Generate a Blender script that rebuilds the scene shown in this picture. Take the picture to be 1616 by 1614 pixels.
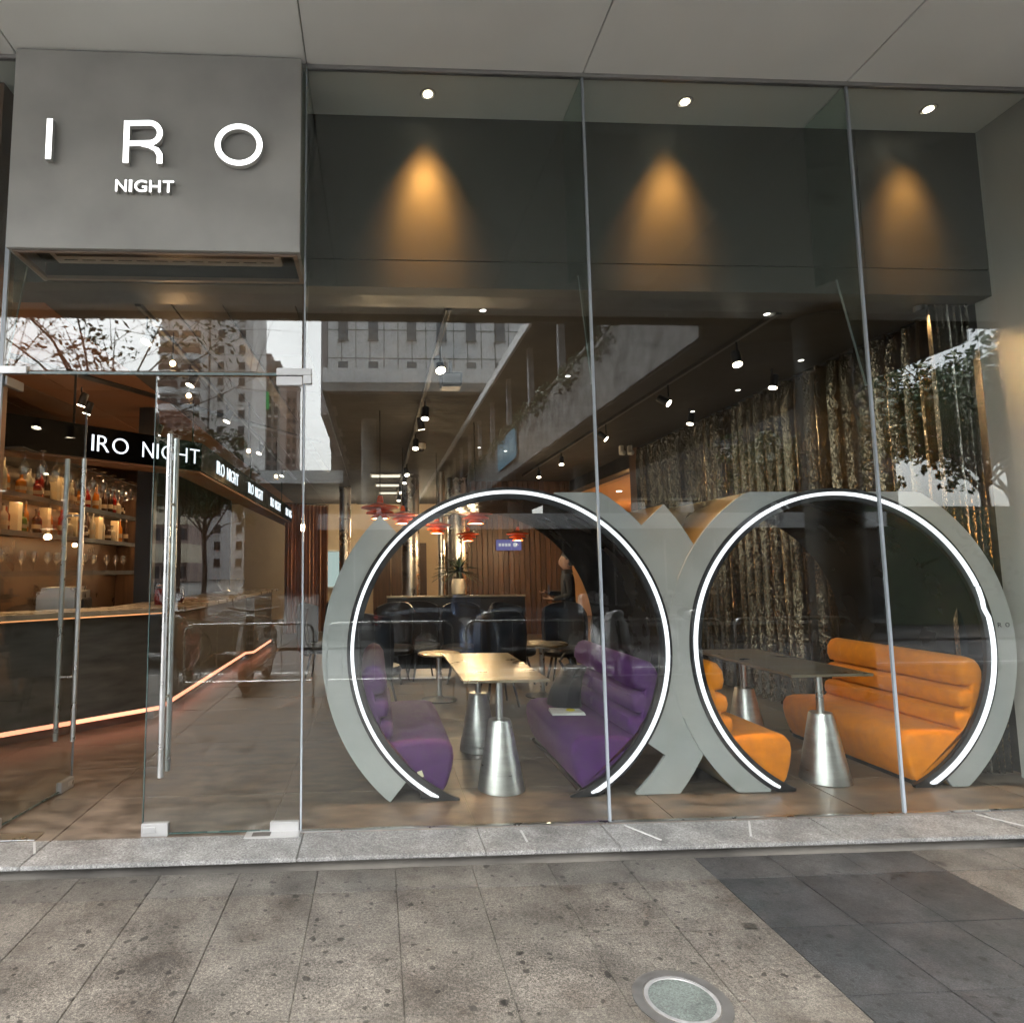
import bpy, bmesh, math, random
from mathutils import Vector, Matrix
R = math.radians
SC = bpy.context.scene
COL = SC.collection
for o in list(bpy.data.objects): bpy.data.objects.remove(o)

# ------------------------------------------------------------------ camera
cam = bpy.data.cameras.new('camera'); camo = bpy.data.objects.new('camera', cam); COL.objects.link(camo)
yaw, pitch, roll = .0523, .0976, -.0085
fw = Vector((math.sin(yaw)*math.cos(pitch), math.cos(yaw)*math.cos(pitch), math.sin(pitch)))
rt = Vector((math.cos(yaw), -math.sin(yaw), 0)); up = rt.cross(fw)
r2 = rt*math.cos(roll)+up*math.sin(roll); u2 = -rt*math.sin(roll)+up*math.cos(roll)
camo.matrix_world = Matrix(((r2.x, u2.x, -fw.x, 0), (r2.y, u2.y, -fw.y, -3.75), (r2.z, u2.z, -fw.z, 1.46), (0, 0, 0, 1)))
cam.sensor_width = 36; cam.lens = 1000/1616*36
cam.shift_x = (808-646)/1616; cam.shift_y = -(807-800)/1616
cam.clip_start = .05; cam.clip_end = 2000
SC.camera = camo

# ------------------------------------------------------------------ world, sun, exposure
W = bpy.data.worlds.new('World'); SC.world = W; W.use_nodes = True
wn = W.node_tree.nodes; wl = W.node_tree.links
bg = wn['Background']; sky = wn.new('ShaderNodeTexSky'); sky.sky_type = 'NISHITA'
sky.sun_disc = False; sky.sun_elevation = R(58); sky.sun_rotation = R(200); sky.dust_density = 4; sky.air_density = 1.2
bw = wn.new('ShaderNodeHueSaturation'); bw.inputs['Saturation'].default_value = .22     # overcast: nearly colourless cloud light
wl.new(sky.outputs[0], bw.inputs['Color'])
tc = wn.new('ShaderNodeTexCoord'); cn = wn.new('ShaderNodeTexNoise'); cn.inputs['Scale'].default_value = 3; cn.inputs['Detail'].default_value = 6
wl.new(tc.outputs['Generated'], cn.inputs['Vector'])
mr = wn.new('ShaderNodeMapRange'); mr.inputs[1].default_value = .3; mr.inputs[2].default_value = .7; mr.inputs[3].default_value = .82; mr.inputs[4].default_value = 1.15
wl.new(cn.outputs[0], mr.inputs[0])
mm = wn.new('ShaderNodeVectorMath'); mm.operation = 'SCALE'; wl.new(bw.outputs[0], mm.inputs[0]); wl.new(mr.outputs[0], mm.inputs['Scale'])
wl.new(mm.outputs[0], bg.inputs['Color']); bg.inputs['Strength'].default_value = .15
sun = bpy.data.lights.new('sun', 'SUN'); sun.energy = .5; sun.angle = R(40); sun.color = (1, .97, .92)
suno = bpy.data.objects.new('sun', sun); COL.objects.link(suno)
suno.rotation_euler = (R(36), 0, R(-18))
SC.view_settings.view_transform = 'Standard'; SC.view_settings.look = 'None'; SC.view_settings.gamma = 1
EXP = 3.4
SC.view_settings.exposure = EXP
K = 2**-EXP                                    # lamps and lit signs are set as seen after the exposure
SC.render.engine = 'CYCLES'
cy = SC.cycles
cy.use_denoising = True; cy.max_bounces = 7; cy.diffuse_bounces = 2; cy.glossy_bounces = 3; cy.transmission_bounces = 4; cy.transparent_max_bounces = 20
cy.use_adaptive_sampling = True; cy.adaptive_threshold = .02; cy.use_light_tree = False
cy.caustics_reflective = False; cy.caustics_refractive = False; cy.sample_clamp_indirect = 4

# ------------------------------------------------------------------ helpers
rnd = random.Random(7)
class MB:
    def __init__(s): s.v = []; s.f = []
    def quad(s, a, b, c, d):
        n = len(s.v); s.v += [a, b, c, d]; s.f.append((n, n+1, n+2, n+3)); return s
    def box(s, x0, x1, y0, y1, z0, z1):
        n = len(s.v)
        s.v += [(x0,y0,z0),(x1,y0,z0),(x1,y1,z0),(x0,y1,z0),(x0,y0,z1),(x1,y0,z1),(x1,y1,z1),(x0,y1,z1)]
        s.f += [tuple(n+i for i in f) for f in ((0,3,2,1),(4,5,6,7),(0,1,5,4),(1,2,6,5),(2,3,7,6),(3,0,4,7))]; return s
    def bar(s, p, q, w, h=None):
        """box-section bar from p to q"""
        h = h or w; p = Vector(p); q = Vector(q); d = (q-p).normalized()
        a = Vector((0,0,1)) if abs(d.z) < .9 else Vector((1,0,0))
        u = d.cross(a).normalized()*w/2; v = d.cross(u).normalized()*h/2
        n = len(s.v)
        for c in (p, q): s.v += [tuple(c+u+v), tuple(c-u+v), tuple(c-u-v), tuple(c+u-v)]
        s.f += [tuple(n+i for i in f) for f in ((0,1,2,3),(7,6,5,4),(0,4,5,1),(1,5,6,2),(2,6,7,3),(3,7,4,0))]; return s
    def tube(s, pts, r, k=10, cap=True):
        pts = [Vector(p) for p in pts]; rs = r if isinstance(r, (list, tuple)) else [r]*len(pts)
        n0 = len(s.v); pu = None
        for i, p in enumerate(pts):
            d = (pts[min(i+1, len(pts)-1)]-pts[max(i-1, 0)]).normalized()
            if pu is None:
                a = Vector((0,0,1)) if abs(d.z) < .9 else Vector((1,0,0)); u = d.cross(a).normalized()
            else: u = (pu-d*pu.dot(d)).normalized()
            pu = u; v = d.cross(u)
            for j in range(k):
                t = 2*math.pi*j/k; s.v.append(tuple(p+(u*math.cos(t)+v*math.sin(t))*rs[i]))
        for i in range(len(pts)-1):
            for j in range(k):
                a = n0+i*k+j; b = n0+i*k+(j+1) % k; s.f.append((a, b, b+k, a+k))
        if cap: s.f.append(tuple(n0+j for j in reversed(range(k)))); s.f.append(tuple(n0+(len(pts)-1)*k+j for j in range(k)))
        return s
    def lathe(s, prof, c=(0,0,0), k=20):
        """profile of (radius, height)"""
        n0 = len(s.v)
        for r, z in prof:
            for j in range(k):
                t = 2*math.pi*j/k; s.v.append((c[0]+r*math.cos(t), c[1]+r*math.sin(t), c[2]+z))
        for i in range(len(prof)-1):
            for j in range(k):
                a = n0+i*k+j; b = n0+i*k+(j+1) % k; s.f.append((a, b, b+k, a+k))
        s.f.append(tuple(n0+j for j in reversed(range(k)))); s.f.append(tuple(n0+(len(prof)-1)*k+j for j in range(k))); return s
    def prism(s, poly, z0, z1):
        n = len(s.v); k = len(poly)
        s.v += [(x, y, z0) for x, y in poly]+[(x, y, z1) for x, y in poly]
        s.f.append(tuple(n+i for i in reversed(range(k)))); s.f.append(tuple(n+k+i for i in range(k)))
        for i in range(k): j = (i+1) % k; s.f.append((n+i, n+j, n+k+j, n+k+i))
        return s
    def loft(s, rings, closed=True, cap=True):
        """rings: lists of equal length of 3d points"""
        n = len(s.v); k = len(rings[0])
        for r in rings: s.v += [tuple(p) for p in r]
        for i in range(len(rings)-1):
            for j in range(k if closed else k-1):
                a = n+i*k+j; b = n+i*k+(j+1) % k; s.f.append((a, b, b+k, a+k))
        if cap: s.f.append(tuple(n+j for j in reversed(range(k)))); s.f.append(tuple(n+(len(rings)-1)*k+j for j in range(k)))
        return s
    def ball(s, c, rx, ry=None, rz=None, k=10, m=6):
        ry = ry or rx; rz = rz or rx
        rings = []
        for i in range(1, m):
            t = math.pi*i/m; rings.append([(c[0]+rx*math.sin(t)*math.cos(2*math.pi*j/k), c[1]+ry*math.sin(t)*math.sin(2*math.pi*j/k), c[2]-rz*math.cos(t)) for j in range(k)])
        return s.loft(rings)
    def mesh(s, name, m, smooth=False, bevel=0):
        me = bpy.data.meshes.new(name); me.from_pydata(s.v, [], s.f)
        bm = bmesh.new(); bm.from_mesh(me)
        bmesh.ops.recalc_face_normals(bm, faces=bm.faces)
        if bevel: bmesh.ops.bevel(bm, geom=bm.edges[:]+bm.verts[:], offset=bevel, segments=2, affect='EDGES', clamp_overlap=True)
        bm.to_mesh(me); bm.free()
        me.materials.append(m)
        if smooth:
            me.polygons.foreach_set('use_smooth', [True]*len(me.polygons))
            try: me.set_sharp_from_angle(angle=R(40))
            except Exception: pass
        return me
    def build(s, name, m, parent=None, smooth=False, bevel=0, label=None, loc=None):
        o = bpy.data.objects.new(name, s.mesh(name, m, smooth, bevel)); COL.objects.link(o)
        if parent: o.parent = parent
        if label: o['label'] = label
        if loc: o.location = loc
        return o
def obj(name, me, parent=None, loc=(0,0,0), rz=0):
    o = bpy.data.objects.new(name, me); COL.objects.link(o); o.parent = parent; o.location = loc; o.rotation_euler.z = rz; return o
def thing(name, label, cat, loc=(0,0,0), rz=0, group=None):
    o = bpy.data.objects.new(name, None); COL.objects.link(o); o.empty_display_size = .1
    o.location = loc; o.rotation_euler.z = rz; return tag(o, label, cat, group)
def tag(o, label, cat, group=None):
    o['label'] = label; o['category'] = cat
    if group: o['group'] = group
    return o
def struct(o, label=None):
    o['kind'] = 'structure'
    if label: o['label'] = label
    return o
def copytree(o, parent=None):
    c = o.copy(); COL.objects.link(c); c.parent = parent
    for ch in o.children: copytree(ch, c)
    return c
def lamp(kind, loc, power, color=(1,.75,.45), parent=None, to=None, size=.05, angle=60, blend=.6):
    l = bpy.data.lights.new('lamp_light', kind); l.energy = power*K*1.3; l.color = color
    if kind == 'SPOT': l.spot_size = R(angle); l.spot_blend = blend; l.shadow_soft_size = size
    elif kind == 'POINT': l.shadow_soft_size = size
    o = bpy.data.objects.new('lamp_light', l); COL.objects.link(o); o.parent = parent; o.location = loc
    if to is not None: o.rotation_euler = (Vector(to)-Vector(loc)).to_track_quat('-Z', 'Y').to_euler()
    return o
_T = ['first','second','third','fourth','fifth','sixth','seventh','eighth','ninth','tenth','eleventh','twelfth','thirteenth','fourteenth','fifteenth','sixteenth','seventeenth','eighteenth','nineteenth','twentieth']
ORD = _T+['twenty-'+w for w in _T[:9]]+['thirtieth']

# ------------------------------------------------------------------ materials
def nodes(name):
    m = bpy.data.materials.new(name); m.use_nodes = True; n = m.node_tree.nodes; l = m.node_tree.links
    return m, n, l, n['Principled BSDF']
def setp(b, **k):
    for a, v in k.items():
        key = {'rough':'Roughness','metal':'Metallic','spec':'Specular IOR Level','trans':'Transmission Weight','ior':'IOR','coat':'Coat Weight','sheen':'Sheen Weight'}[a]
        b.inputs[key].default_value = v
def mat(name, col, rough=.5, metal=0, var=.12, scale=4, bump=0, bscale=60, detail=6, stretch=None, jitter=0, rvar=.1, **k):
    """base colour with world-space mottling, roughness variation and fine relief"""
    m, n, l, b = nodes(name); setp(b, rough=rough, metal=metal, **k)
    g = n.new('ShaderNodeNewGeometry'); vec = g.outputs['Position']
    if stretch:
        mp = n.new('ShaderNodeVectorMath'); mp.operation = 'MULTIPLY'; mp.inputs[1].default_value = stretch; l.new(vec, mp.inputs[0]); vec = mp.outputs[0]
    t = n.new('ShaderNodeTexNoise'); t.inputs['Scale'].default_value = scale; t.inputs['Detail'].default_value = detail; l.new(vec, t.inputs['Vector'])
    r = n.new('ShaderNodeMapRange'); r.inputs[1].default_value = .3; r.inputs[2].default_value = .7; r.inputs[3].default_value = 1-var; r.inputs[4].default_value = 1+var; l.new(t.outputs[0], r.inputs[0])
    sc = r.outputs[0]
    if jitter:
        oi = n.new('ShaderNodeObjectInfo'); jr = n.new('ShaderNodeMapRange'); jr.inputs[3].default_value = 1-jitter; jr.inputs[4].default_value = 1+jitter; l.new(oi.outputs['Random'], jr.inputs[0])
        mu = n.new('ShaderNodeMath'); mu.operation = 'MULTIPLY'; l.new(sc, mu.inputs[0]); l.new(jr.outputs[0], mu.inputs[1]); sc = mu.outputs[0]
    c = n.new('ShaderNodeVectorMath'); c.operation = 'SCALE'; c.inputs[0].default_value = col; l.new(sc, c.inputs['Scale']); l.new(c.outputs[0], b.inputs['Base Color'])
    rr = n.new('ShaderNodeMapRange'); rr.inputs[1].default_value = .3; rr.inputs[2].default_value = .7; rr.inputs[3].default_value = max(.02, rough-rvar); rr.inputs[4].default_value = min(1, rough+rvar); l.new(t.outputs[0], rr.inputs[0]); l.new(rr.outputs[0], b.inputs['Roughness'])
    if bump:
        t2 = n.new('ShaderNodeTexNoise'); t2.inputs['Scale'].default_value = bscale; t2.inputs['Detail'].default_value = 4; l.new(vec, t2.inputs['Vector'])
        bp = n.new('ShaderNodeBump'); bp.inputs['Strength'].default_value = bump; bp.inputs['Distance'].default_value = .004; l.new(t2.outputs[0], bp.inputs['Height']); l.new(bp.outputs[0], b.inputs['Normal'])
    return m
def emit(name, col, s, sampled=False):
    m, n, l, b = nodes(name); n.remove(b); e = n.new('ShaderNodeEmission'); e.inputs[0].default_value = (*col, 1); e.inputs[1].default_value = s*K; l.new(e.outputs[0], n['Material Output'].inputs[0])
    m.cycles.emission_sampling = 'AUTO' if sampled else 'NONE'; return m
def glass(name, tint=(.865,.885,.875), f0=.042, rough=.0, wave=.0):
    """flat pane: what is not mirrored passes straight on; Schlick weight from the angle of sight"""
    m, n, l, b = nodes(name); n.remove(b)
    g = n.new('ShaderNodeNewGeometry'); d = n.new('ShaderNodeVectorMath'); d.operation = 'DOT_PRODUCT'; l.new(g.outputs['Normal'], d.inputs[0]); l.new(g.outputs['Incoming'], d.inputs[1])
    def M(op, a, bb=None):
        x = n.new('ShaderNodeMath'); x.operation = op
        for i, q in enumerate((a, bb)):
            if q is None: continue
            if isinstance(q, (int, float)): x.inputs[i].default_value = q
            else: l.new(q, x.inputs[i])
        return x.outputs[0]
    f = M('ADD', M('MULTIPLY', M('POWER', M('SUBTRACT', 1, M('ABSOLUTE', d.outputs['Value'])), 5), 1-f0), f0)
    tr = n.new('ShaderNodeBsdfTransparent'); tr.inputs[0].default_value = (*tint, 1)
    gl = n.new('ShaderNodeBsdfGlossy'); gl.inputs['Roughness'].default_value = rough; gl.inputs[0].default_value = (.98,1,.99,1)
    if wave:
        t = n.new('ShaderNodeTexNoise'); t.inputs['Scale'].default_value = .9; t.inputs['Detail'].default_value = 1; l.new(g.outputs['Position'], t.inputs['Vector'])
        bp = n.new('ShaderNodeBump'); bp.inputs['Strength'].default_value = wave; bp.inputs['Distance'].default_value = .01; l.new(t.outputs[0], bp.inputs['Height']); l.new(bp.outputs[0], gl.inputs['Normal'])
    mx = n.new('ShaderNodeMixShader'); l.new(f, mx.inputs[0]); l.new(tr.outputs[0], mx.inputs[1]); l.new(gl.outputs[0], mx.inputs[2]); l.new(mx.outputs[0], n['Material Output'].inputs[0])
    return m
def granite(name, base, stain, speck=.35, stain_amt=.6, drops=True, fine=240, jitter=.06, rough=.55):
    m, n, l, b = nodes(name); g = n.new('ShaderNodeNewGeometry'); P = g.outputs['Position']
    def noise(sc, det=5, ro=.6):
        t = n.new('ShaderNodeTexNoise'); t.inputs['Scale'].default_value = sc; t.inputs['Detail'].default_value = det; t.inputs['Roughness'].default_value = ro; l.new(P, t.inputs['Vector']); return t.outputs[0]
    def rng(x, a, bb, c, d):
        r = n.new('ShaderNodeMapRange'); r.inputs[1].default_value = a; r.inputs[2].default_value = bb; r.inputs[3].default_value = c; r.inputs[4].default_value = d; l.new(x, r.inputs[0]); return r.outputs[0]
    def mul(a, c):
        x = n.new('ShaderNodeMath'); x.operation = 'MULTIPLY'; l.new(a, x.inputs[0])
        if isinstance(c, (int, float)): x.inputs[1].default_value = c
        else: l.new(c, x.inputs[1])
        return x.outputs[0]
    v = mul(mul(rng(noise(fine, 2, .7), .35, .65, 1-speck, 1+speck), rng(noise(95, 3, .7), .36, .64, 1-speck*.8, 1+speck*.8)), rng(noise(5, 8, .65), .3, .7, .62, 1.36))
    oi = n.new('ShaderNodeObjectInfo'); v = mul(v, rng(oi.outputs['Random'], 0, 1, 1-jitter, 1+jitter))
    s = mul(rng(noise(1.5, 8, .68), .46, .66, 0, stain_amt), rng(noise(9, 5, .6), .3, .6, .45, 1))
    mixc = n.new('ShaderNodeMix'); mixc.data_type = 'RGBA'; mixc.inputs[6].default_value = (*base, 1); mixc.inputs[7].default_value = (*stain, 1); l.new(s, mixc.inputs[0])
    rough_src = rng(noise(3, 5), .35, .7, rough-.12, rough+.15)
    if drops:
        # trodden gum and drip marks: round blots of their own, wherever a warped cell pattern puts them
        wv = n.new('ShaderNodeTexNoise'); wv.inputs['Scale'].default_value = 14; l.new(P, wv.inputs['Vector'])
        ad = n.new('ShaderNodeVectorMath'); ad.operation = 'MULTIPLY_ADD'; ad.inputs[1].default_value = (.05,.05,.0); l.new(wv.outputs['Color'], ad.inputs[0]); l.new(P, ad.inputs[2])
        for sc_, th in ((3.1, .06), (8.5, .075), (17, .10)):
            vo = n.new('ShaderNodeTexVoronoi'); vo.inputs['Scale'].default_value = sc_; vo.voronoi_dimensions = '2D'; l.new(ad.outputs[0], vo.inputs['Vector'])
            big = n.new('ShaderNodeSeparateColor'); l.new(vo.outputs['Color'], big.inputs[0])
            lim = rng(big.outputs[0], .55, 1, -.09, th*2.2)
            lt = n.new('ShaderNodeMath'); lt.operation = 'SUBTRACT'; l.new(lim, lt.inputs[0]); l.new(vo.outputs['Distance'], lt.inputs[1])
            v = mul(v, rng(lt.outputs[0], -.012, .035, 1, .3))
    c = n.new('ShaderNodeVectorMath'); c.operation = 'SCALE'; l.new(mixc.outputs[2], c.inputs[0]); l.new(v, c.inputs['Scale']); l.new(c.outputs[0], b.inputs['Base Color'])
    l.new(rough_src, b.inputs['Roughness'])
    bp = n.new('ShaderNodeBump'); bp.inputs['Strength'].default_value = .35; bp.inputs['Distance'].default_value = .003; l.new(noise(fine*.7, 3), bp.inputs['Height']); l.new(bp.outputs[0], b.inputs['Normal'])
    return m
def sequin(name, col):
    m, n, l, b = nodes(name); setp(b, metal=1, rough=.24)
    g = n.new('ShaderNodeNewGeometry'); mp = n.new('ShaderNodeVectorMath'); mp.operation = 'MULTIPLY'; mp.inputs[1].default_value = (1, 1, .45); l.new(g.outputs['Position'], mp.inputs[0])
    vo = n.new('ShaderNodeTexVoronoi'); vo.inputs['Scale'].default_value = 160; l.new(mp.outputs[0], vo.inputs['Vector'])
    s = n.new('ShaderNodeVectorMath'); s.operation = 'SUBTRACT'; s.inputs[1].default_value = (.5,.5,.5); l.new(vo.outputs['Color'], s.inputs[0])
    s2 = n.new('ShaderNodeVectorMath'); s2.operation = 'SCALE'; s2.inputs['Scale'].default_value = .38; l.new(s.outputs[0], s2.inputs[0])
    a = n.new('ShaderNodeVectorMath'); a.operation = 'ADD'; l.new(s2.outputs[0], a.inputs[0]); l.new(g.outputs['Normal'], a.inputs[1])
    nn = n.new('ShaderNodeVectorMath'); nn.operation = 'NORMALIZE'; l.new(a.outputs[0], nn.inputs[0]); l.new(nn.outputs[0], b.inputs['Normal'])
    r = n.new('ShaderNodeMapRange'); r.inputs[1].default_value = 0; r.inputs[2].default_value = .5; r.inputs[3].default_value = 1.1; r.inputs[4].default_value = .45; l.new(vo.outputs['Distance'], r.inputs[0])
    c = n.new('ShaderNodeVectorMath'); c.operation = 'SCALE'; c.inputs[0].default_value = col; l.new(r.outputs[0], c.inputs['Scale']); l.new(c.outputs[0], b.inputs['Base Color'])
    return m
def velvet(name, col, sheencol):
    m = mat(name, col, .85, var=.13, scale=14, bump=.3, bscale=260, sheen=.16, detail=9); b = m.node_tree.nodes['Principled BSDF']
    b.inputs['Sheen Tint'].default_value = (*sheencol, 1); b.inputs['Sheen Roughness'].default_value = .4; return m

M = {}
M['soffit'] = mat('soffit_paint', (.83,.85,.815), .75, var=.035, scale=1.5, bump=.08, bscale=120)
M['seam'] = mat('seam_sealant', (.16,.16,.15), .8)
M['header'] = mat('header_paint', (.058,.061,.054), .6, var=.05, scale=2)
M['sign'] = mat('sign_plaster', (.37,.37,.35), .55, var=.17, scale=1.9, bump=.1, bscale=40, detail=9)
M['wall'] = mat('wall_plaster', (.46,.45,.42), .8, var=.05, scale=2, bump=.1, bscale=90)
M['letter'] = emit('lit_letter_face', (1,1,.97), 2.6)
M['letterside'] = mat('letter_side', (.5,.5,.48), .4)
M['steel'] = mat('brushed_steel', (.52,.53,.53), .32, metal=1, var=.06, scale=8)
M['patch'] = mat('patch_fitting_steel', (.40,.40,.395), .42, metal=.6, var=.05)
M['silicone'] = mat('joint_silicone', (.27,.30,.33), .35, var=.15, scale=6, stretch=(1,1,.3))
M['glass'] = glass('pane_glass', wave=.012)
M['fin'] = glass('fin_glass', tint=(.80,.885,.85), f0=.04)
M['doorglass'] = glass('door_glass', wave=.012)
M['edge'] = mat('glass_edge', (.05,.09,.085), .25)
M['black'] = mat('black_metal', (.014,.014,.016), .45, var=.15)
M['tunnel'] = mat('black_gloss_lining', (.012,.012,.014), .22, var=.2, scale=3)
M['pave'] = granite('paving_granite', (.092,.084,.072), (.024,.0165,.011), speck=.55, stain_amt=.95)
M['pavedark'] = granite('dark_paving_granite', (.025,.025,.026), (.009,.0125,.0125), speck=.5, stain_amt=.9, jitter=.12)
M['paveedge'] = granite('grey_paving_granite', (.084,.079,.070), (.028,.022,.017), speck=.4, jitter=.12)
M['pavemid'] = granite('mid_paving_granite', (.042,.042,.042), (.018,.016,.015), speck=.45, jitter=.12)
M['sill'] = granite('sill_granite', (.185,.184,.178), (.10,.094,.085), speck=.38, stain_amt=.5, drops=False, fine=130, jitter=.05)
M['grout'] = mat('grout', (.085,.078,.068), .9, var=.8, scale=1.3)
M['floor'] = mat('floor_stone', (.125,.10,.077), .36, var=.6, scale=5, detail=9, stretch=(1,2.2,1), jitter=.05, rvar=.08)
M['floorgrout'] = mat('floor_grout', (.36,.33,.28), .8)
M['ceil'] = mat('dark_ceiling', (.055,.052,.05), .8)
M['ceilbar'] = mat('brown_ceiling_panel', (.23,.105,.052), .6, var=.12, scale=2, jitter=.06)
M['ceildark'] = mat('dark_perforated_panel', (.06,.05,.044), .75, var=.2, scale=3, jitter=.1)
M['grey'] = mat('grey_booth_paint', (.36,.37,.365), .38, var=.09, scale=3, detail=9, bump=.06, bscale=30, rvar=.14)
M['brass'] = mat('brass_shell', (.58,.42,.20), .36, metal=.85, var=.12, scale=5)
M['led'] = emit('white_led', (.93,.96,1), 2.4, True)
M['ledwarm'] = emit('warm_led', (1,.33,.19), 2.8, True)
M['ledend'] = emit('blue_led', (.3,.85,1), 4)
M['purple'] = velvet('purple_velvet', (.060,.010,.104), (.9,.42,.62))  # pink sheen tint stands in for warm lamplight on the upper surfaces
M['orange'] = velvet('orange_velvet', (.70,.215,.002), (1,.65,.25))
M['tabletop'] = mat('metal_tabletop', (.46,.39,.28), .34, metal=.9, var=.12, scale=4)
M['cone'] = mat('brushed_cone', (.50,.50,.48), .36, metal=.95, var=.14, scale=5, stretch=(1,1,6))
M['bar'] = mat('bar_front', (.095,.09,.08), .42, var=.35, scale=3, stretch=(1,1,5), detail=9)
M['bartop'] = mat('bar_top_stone', (.30,.26,.20), .3, var=.2, scale=6)
M['fascia'] = mat('black_gloss_fascia', (.0015,.0015,.002), .4, var=.1, spec=.02)
M['lettersmall'] = emit('lit_lettering', (.86,.93,1), 1.9)
M['wood'] = mat('brown_wood', (.085,.046,.027), .5, var=.35, scale=5, stretch=(4,4,.35), detail=8, jitter=.25)
M['warmwall'] = mat('warm_wall', (.62,.47,.31), .8, var=.05)
M['sequin'] = sequin('sequin_bronze', (.30,.235,.155))
M['sequin2'] = sequin('sequin_silver', (.55,.52,.47))
M['copper'] = mat('copper_curtain', (.42,.22,.12), .35, metal=.7, var=.2, scale=4, stretch=(6,6,.2))
M['chrome'] = mat('polished_column', (.55,.54,.52), .3, metal=1, var=.06)
M['redlamp'] = mat('orange_lacquer', (.85,.13,.025), .35, var=.05)
M['lampglow'] = emit('warm_bulb', (1,.78,.5), 14)
M['spotglow'] = emit('spot_bulb', (1,.86,.62), 30)
M['downglow'] = emit('downlight_bulb', (1,.92,.8), 9)
M['leaf'] = mat('leaf_green', (.05,.085,.035), .5, var=.3, scale=3)
M['leafdark'] = mat('spiky_leaf', (.025,.045,.022), .45, var=.3, scale=6)
M['bark'] = mat('bark', (.11,.085,.065), .85, var=.3, scale=6)
M['white'] = mat('white_plastic', (.75,.74,.71), .5, var=.04)
M['pot'] = mat('cream_pot', (.55,.47,.36), .5)
M['chair'] = mat('black_leather', (.018,.018,.021), .42, var=.2)

# ------------------------------------------------------------------ the shopfront setting
# street pavement and road: one sheet each, the tiles near the shop laid one by one on the pavement bed
g = struct(MB().box(-14.2, 16.2, -5.6, -.33, -.4, -.066).build('pavement', M['grout']), 'grey stained granite paving before the shopfront')
def tileset(parent, name, x0, nx, w, y0, ny, d, zt, th, gap, matf, bev=.002, zj=.0012):
    me = {}
    for i in range(nx):
        for j in range(ny):
            m = matf(i, j)
            key = m.name
            if key not in me: me[key] = MB().box(-w/2+gap/2, w/2-gap/2, -d/2+gap/2, d/2-gap/2, -th, 0).mesh(name, m, bevel=bev)
            o = obj(name, me[key], parent, (x0+w*(i+.5), y0-d*(j+.5), zt+rnd.uniform(-zj, zj)))
            o.rotation_euler = (rnd.uniform(-.0012, .0012), rnd.uniform(-.0012, .0012), 0)
TX0 = 1.65-.39*13
def pmat(i, j):
    x = TX0+.39*(i+.5)
    if j > 0 and 1.65 < x < 2.82: return M['pavedark']
    if j == 0 and 1.65 < x < 2.82: return M['pavemid']
    return M['paveedge'] if j == 0 else M['pave']
tileset(g, 'paving_tile', TX0, 22, .39, -.36, 1, .23, -.05, .016, .0022, pmat)
tileset(g, 'paving_tile', TX0, 22, .39, -.59, 9, .425, -.05, .016, .0022, lambda i, j: pmat(i, j+1))
for x0, x1, y0, y1 in ((-14, TX0, -5.6, -.36), (TX0+22*.39, 16, -5.6, -.36), (TX0, TX0+22*.39, -5.6, -.59-9*.425)):
    o = MB().box(x0, x1, y0, y1, -.066, -.05).build('outer_paving', M['pave'], g)
rd = struct(MB().box(-90, 90, -260, -5.6, -.6, -.18).build('road', mat('asphalt', (.12,.12,.122), .75, var=.2, scale=3, bump=.3, bscale=150)))
MB().box(-14.2, 16.2, -5.75, -5.601, -.3, -.045).build('kerb', M['sill'], rd)
gr2 = struct(MB().box(-90, 90, -259, -9.6, -.179, -.12).build('far_pavement', mat('far_paving', (.10,.098,.094), .8, var=.2)))
for k in range(14):
    MB().box(-40+k*6, -37+k*6, -6.75, -6.65, -.18, -.176).build('lane_marking', M['white'], rd)
# threshold of granite slabs
th = struct(MB().box(-4.2, 4.42, -.30, 2.0, -.1, -.022).build('threshold', M['grout']), 'speckled pale granite threshold step along the glass front')
xs = [-4.2, -2.98, -1.78, -.41, .56, 1.27, 2.5, 3.55, 4.42]
for a, b in zip(xs, xs[1:]):
    MB().box(a+.0015, b-.0015, -.345, -.035, -.017, .004).build('sill_slab', M['sill'], th, bevel=.004)
for (xa, ya, xb, yb) in ((.80,-.09,.80,-.24),(1.40,-.06,1.52,-.27),(2.13,-.06,2.02,-.26),(3.50,-.06,3.63,-.27),(-1.86,-.05,-1.78,-.2)):
    MB().bar((xa,ya,.0055), (xb,yb,.0055), .011, .003).build('glare_mark', mat('painted_glare', (.38,.38,.37), .7), th)  # pale bars imitating glare streaks on the step
# shop floor
fl = struct(MB().box(-5.2, 9.5, -.03, 15.6, -.2, -.006).build('shop_floor', M['floorgrout']), 'grey brown stone floor of the bar')
tileset(fl, 'floor_tile', -1.78-1.17*2, 8, 1.17, 15.57, 24, .65, .0, .01, .004, lambda i, j: M['floor'], bev=.0008, zj=.0004)
MB().box(5.24, 9.5, -.03, 15.57, -.01, -.0).build('floor_slab', M['floor'], fl)
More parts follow.
